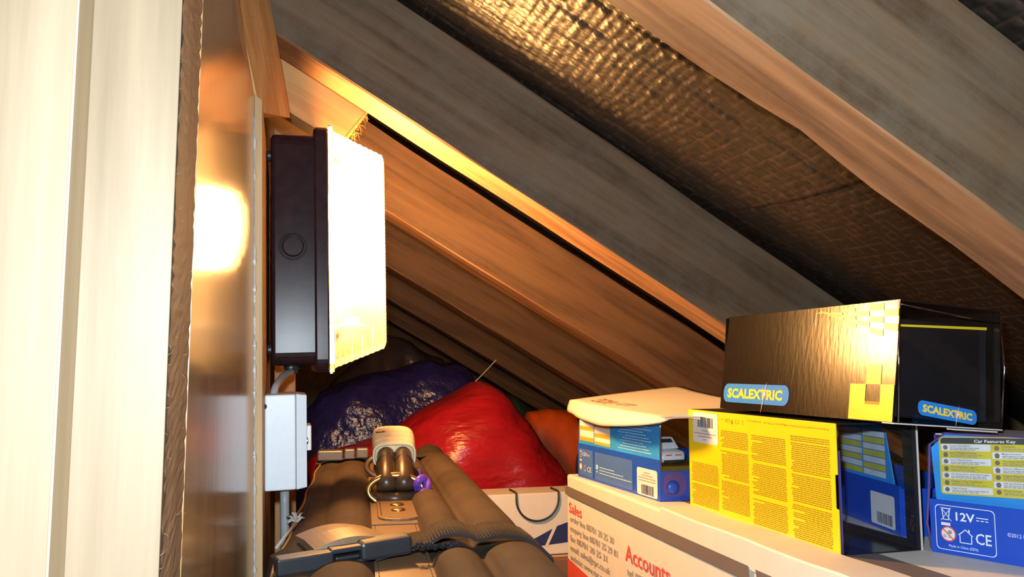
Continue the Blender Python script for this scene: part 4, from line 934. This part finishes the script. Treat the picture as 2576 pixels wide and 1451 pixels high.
# leather tab that holds the ring, rivets
def tab(v, sgn, nm='handle_tab'):
    pts = []
    for i in range(9):
        t = math.pi*i/8; pts.append((0.0350-0.0185*math.cos(t)*(-1), v-sgn*(0.085+0.016*math.sin(t))))
    poly = [(0.0165, v), (0.0535, v)]+[(0.035+0.0185*math.cos(math.pi*i/8), v-sgn*(0.082+0.018*math.sin(math.pi*i/8))) for i in range(9)]
    mb = MB(); k = len(poly); vs = [(a, b, topz(0.03, 0.75)+0.0024) for a, b in poly]+[(a, b, topz(0.03, 0.75)+0.0052) for a, b in poly]
    mb.add(vs, [tuple(range(k))[::-1], tuple(range(k, 2*k))]+[(i, (i+1) % k, k+(i+1) % k, k+i) for i in range(k)])
    o = mb.build(nm, M['leather'], bag, bevel=0.0008)
    mb = MB(); mb.tube([(0.0165, v+0.001, 0.3045), (0.0535, v+0.001, 0.3045)], 0.0062, 12); mb.build('tab_fold', M['dark_leather'], o, smooth=True)
    for q in (0.030, 0.058):
        mb = MB(); mb.lathe([(0.0, 0), (0.0062, 0), (0.0066, 0.0006), (0.0055, 0.0016), (0.003, 0.0021), (0, 0.0022)], (0.035, v-sgn*q, topz(0.03, 0.75)+0.0050), (0, 0, 1), 18); mb.build('rivet', M['brass'], o, smooth=True)
    for uu in (0.0195, 0.0505):
        mb = MB()
        for i in range(14): mb.tube([(uu, v-sgn*(0.006+0.0055*i), 0.3036), (uu, v-sgn*(0.0095+0.0055*i), 0.3036)], 0.00035, 4)
        tag(mb.build('stitching', M['stitch'], o), kind='stuff')
    return o
tab(0.802, 1); tab(1.005, -1)
strip('tab_patch', M['leather'], [(0.036, 0.693, 0.3003), (0.036, 0.80, 0.3003)], 0.050, 0.0008, axis='u')
# brass rings (ovals) at both handle ends
for v in (0.806, 1.001):
    pts = [(0.035+0.0262*math.cos(t), v+0.004*math.sin(t), 0.3120+0.0135*math.sin(t)) for t in [2*math.pi*i/36 for i in range(36)]]
    MB().tube(pts, 0.0034, 8, closed=True).build('handle_ring', M['brass'] if v < 0.9 else M['dark_leather'], bag, smooth=True)
# two padded handles side by side, with stitched joint and pale wrap round both
def hz(t): return 0.312+0.0415*math.sin(math.pi*t)**0.72
for uc in (0.0265, 0.0435):
    P = []; RR = []
    for i in range(33):
        t = i/32; P.append((uc, 0.806+0.195*t, hz(t))); RR.append(0.0092 if 0.12 < t < 0.88 else 0.0098)
    h = MB().tube(P, RR, 16).build('handle', M['dark_leather'], bag, smooth=True)
    for tt in (0.125, 0.875):
        mb = MB(); i = int(tt*32); c = Vector(P[i]); mb.tube([(uc+0.0102*math.cos(q*math.pi/8), c.y, c.z+0.0102*math.sin(q*math.pi/8)) for q in range(16)], 0.0005, 4, closed=True)
        mb.build('seam', M['stitch'], h)
vs = []; fs = []
nt_, ns_ = 18, 36
for i in range(nt_+1):
    t = 0.20+0.34*i/nt_; v = 0.806+0.195*t; z = hz(t)+0.0005; bulge = 0.0006*math.sin(i*2.1)+0.0012*math.sin(math.pi*i/nt_)
    for q in range(ns_):
        a = 2*math.pi*q/ns_; ca, sa = math.cos(a), math.sin(a)
        rx, rz = 0.0208+bulge, 0.0118+bulge
        x = rx*abs(ca)**0.6*(1 if ca >= 0 else -1); y = rz*abs(sa)**0.6*(1 if sa >= 0 else -1)
        vs.append((0.035+x, v-0.10*y, z+y))
fs = [(i*ns_+q, i*ns_+(q+1) % ns_, (i+1)*ns_+(q+1) % ns_, (i+1)*ns_+q) for i in range(nt_) for q in range(ns_)]+[tuple(range(ns_))[::-1], tuple(range(nt_*ns_, (nt_+1)*ns_))]
wr = MB().add(vs, fs).build('handle_wrap', M['wrap'], bag, smooth=True, label='pale hide wrap round both handles')
vs2 = [wr.data.vertices[i].co.copy() for i in range(ns_)]
MB().tube([Vector((v_.x, v_.y-0.0005, v_.z)) for v_ in vs2], 0.0014, 6, closed=True).build('wrap_edge', M['wrap'], wr, smooth=True)
mb = MB(); mb.tube([(0.0165+0.001*i, 0.866+0.003*math.sin(i), 0.3625+0.0015*math.sin(i*0.1)) for i in range(10)], 0.0005, 4); mb.build('wrap_crease', M['stitch'], wr)
# purple ribbon knotted on the ring
mb = MB()
mb.tube([(0.0605+0.0052*math.cos(t), 0.804+0.004*math.sin(t*2), 0.3165+0.0062*math.sin(t)) for t in [2*math.pi*i/24 for i in range(24)]], 0.0042, 8, closed=True, flat=0.8)
mb.tube([(0.0640+0.0046*math.cos(t), 0.799+0.0040*math.cos(t), 0.3065+0.0056*math.sin(t)) for t in [2*math.pi*i/24 for i in range(24)]], 0.0040, 8, closed=True, flat=0.8)
mb.tube([(0.058, 0.806, 0.322), (0.0585, 0.806, 0.328), (0.0570, 0.806, 0.331)], 0.0012, 6)
tag(mb.build('ribbon', M['purple'], smooth=True), 'purple ribbon knotted round the brass ring of the case handle', 'ribbon'); bpy.data.objects['ribbon'].rotation_euler = (0, 0, BR)
# silver cord tied to the zip pull
mb = MB()
mb.tube([(-0.0600, 0.640, 0.2960), (-0.0545, 0.668, 0.3010), (-0.0505, 0.700, 0.3025)], [0.0012, 0.0014, 0.0016], 6)
for k in range(14):
    c = Vector((-0.0500, 0.705, 0.3030)); d = Vector((rnd.uniform(-1, 1), rnd.uniform(-.5, 1.4), rnd.uniform(-0.2, 1)))*0.009
    mb.tube([c, c+d*0.6+Vector((0, 0, 0.002)), c+d], [0.0013, 0.0010, 0.0006], 5)
mb.build('zip_cord', M['string'], bag, smooth=True, label='frayed silver cord')

# ------------------------------------------------------------------ things behind
kc = thing('cardboard_box', 'plain brown cardboard box under the white printed carton', 'box', (0.266, 1.22, 0))
MB().box((0, 0, 0), (0.34, 0.095, 0.1345)).build('box_body', M['kraft'], kc, bevel=0.002)
MB().box((0.0, 0.016, 0.1345), (0.34, 0.026, 0.1348)).build('packing_tape', M['carton_raw'], kc)
wc = thing('printed_carton', 'white carton with navy swoosh between the case and the big cream carton', 'carton', (0.266, 1.25, 0.1352))
MB().box((0, 0, 0), (0.30, 0.065, 0.0965)).build('carton_body', M['carton'], wc, bevel=0.0015)
fw = Face((-0.028, 0, 0), (1, 0, 0), (0, 0, 1), wc)
fw.poly('swoosh_print', M['bluearrow'], [(0.110, 0.011), (0.150, 0.028), (0.185, 0.044), (0.205, 0.050), (0.205, 0.018), (0.150, 0.014)], 0.0004)
fw.poly('swoosh_gap', M['carton'], [(0.163, 0.013), (0.168, 0.013), (0.186, 0.048), (0.180, 0.048)], 0.0008)
fw.quads('faint_print', M['carton_raw'], [((0.031, 0.083), (0.033, 0.083), (0.043, 0.060), (0.041, 0.060)), ((0.041, 0.060), (0.043, 0.060), (0.049, 0.040), (0.047, 0.040))], 0.0004)
lp = [(0.3535, 1.2470, 0.2330)]+[(0.3885-0.0350*math.cos(t), 1.2462, 0.2230-0.0340*math.sin(t)) for t in [math.pi*i/18 for i in range(19)]]+[(0.4235, 1.2470, 0.2330)]
M['green_cord'] = plain('dark_green_cord', (0.03, 0.035, 0.025), 0.5)
tag(MB().tube([(0.3535, 1.285, 0.2335), (0.3535, 1.252, 0.2340)]+lp+[(0.4235, 1.252, 0.2340), (0.4235, 1.285, 0.2335)], 0.0017, 8).build('cord_loop', M['green_cord'], smooth=True), 'dark cord looped over the front of the white carton', 'cord')

def sack(name, m, label, cat, prof, yc, hd, seed, amp=0.012, z0=0.0, group=None, fold=None):
    r = random.Random(seed); nx, nq = 60, 40; x0, x1 = prof[0][0], prof[-1][0]
    def H(x):
        for (a, b), (c, d) in zip(prof, prof[1:]):
            if a <= x <= c:
                t = (x-a)/(c-a); return b+(d-b)*t
        return prof[-1][1]
    ws = [(r.uniform(-30, 30), r.uniform(-18, 18), r.uniform(-30, 30), r.uniform(0, 6)) for _ in range(7)]
    vs = []; fs = []
    for i in range(nx+1):
        a = i/nx; x = x0+(x1-x0)*a; h = H(x)-z0; e = math.sqrt(max(0.0, 1-(2*a-1)**6))*0.97+0.03
        for q in range(nq):
            t = 2*math.pi*q/nq; c, s = math.cos(t), math.sin(t)
            yy = hd*e*abs(c)**0.7*(1 if c >= 0 else -1); zz = h*(0.5+0.5*abs(s)**0.6*(1 if s >= 0 else -1))
            d = sum(abs(math.sin(x*w_[0]+yy*w_[1]+zz*w_[2]+w_[3]))**2*(0.7 if k < 3 else 0.4) for k, w_ in enumerate(ws))/2.2-0.6
            k_ = 1+amp*d/max(h, 0.05)*2
            vs.append((x+amp*0.4*math.sin(zz*40+x*13), yc+yy*k_-amp*0.6*d, z0+max(0, zz*(1+amp*1.2*d*(zz/max(h, .05))))))
    fs = [(i*nq+q, i*nq+(q+1) % nq, (i+1)*nq+(q+1) % nq, (i+1)*nq+q) for i in range(nx) for q in range(nq)]+[tuple(range(nq))[::-1], tuple(range(nx*nq, (nx+1)*nq))]
    return tag(MB().add(vs, fs).build(name, m, smooth=True), label, cat, group)
sack('plastic_sack', M['red_bag'], 'shiny red plastic sack slumped behind the soft case', 'sack', [(0.045, 0.26), (0.057, 0.276), (0.13, 0.294), (0.20, 0.318), (0.265, 0.362), (0.335, 0.402), (0.355, 0.400), (0.38, 0.384), (0.42, 0.342), (0.49, 0.262), (0.507, 0.19), (0.515, 0.10)], 1.49, 0.145, 4, 0.018)
sack('plastic_sack', M['blue_bag'], 'dark blue plastic sack with crinkled highlights behind the red sack', 'sack', [(0.02, 0.31), (0.08, 0.372), (0.20, 0.415), (0.33, 0.445), (0.41, 0.440), (0.44, 0.42), (0.466, 0.30)], 2.00, 0.14, 9, 0.022)
sack('plastic_sack', M['grey_bag'], 'smoky grey clear plastic sack heaped highest at the back', 'sack', [(0.12, 0.38), (0.20, 0.47), (0.27, 0.515), (0.34, 0.50), (0.43, 0.45), (0.50, 0.38)], 2.28, 0.12, 12, 0.022)
sack('cloth_bag', M['green_bag'], 'small dark green bag in the shadow right of the red sack', 'bag', [(0.485, 0.24), (0.50, 0.365), (0.56, 0.362), (0.64, 0.30), (0.66, 0.2)], 2.05, 0.10, 15)
sack('cloth_bag', M['orange_bag'], 'bright orange bag hanging low between the red sack and the blue box', 'bag', [(0.545, 0.16), (0.552, 0.325), (0.60, 0.330), (0.66, 0.325), (0.69, 0.20)], 1.86, 0.07, 18)
sack('cloth_bag', M['pink_cloth'], 'dusky pink cloth bundle behind the orange bag', 'bag', [(0.62, 0.10), (0.64, 0.25), (0.70, 0.27), (0.74, 0.15)], 1.70, 0.06, 21)
tag(MB().tube([(0.383, 1.49, 0.4448), (0.357, 1.49, 0.418), (0.3305, 1.49, 0.3926)], 0.0008, 5).build('string', M['string']), 'thin pale string running down from a rafter to the red sack', 'string')
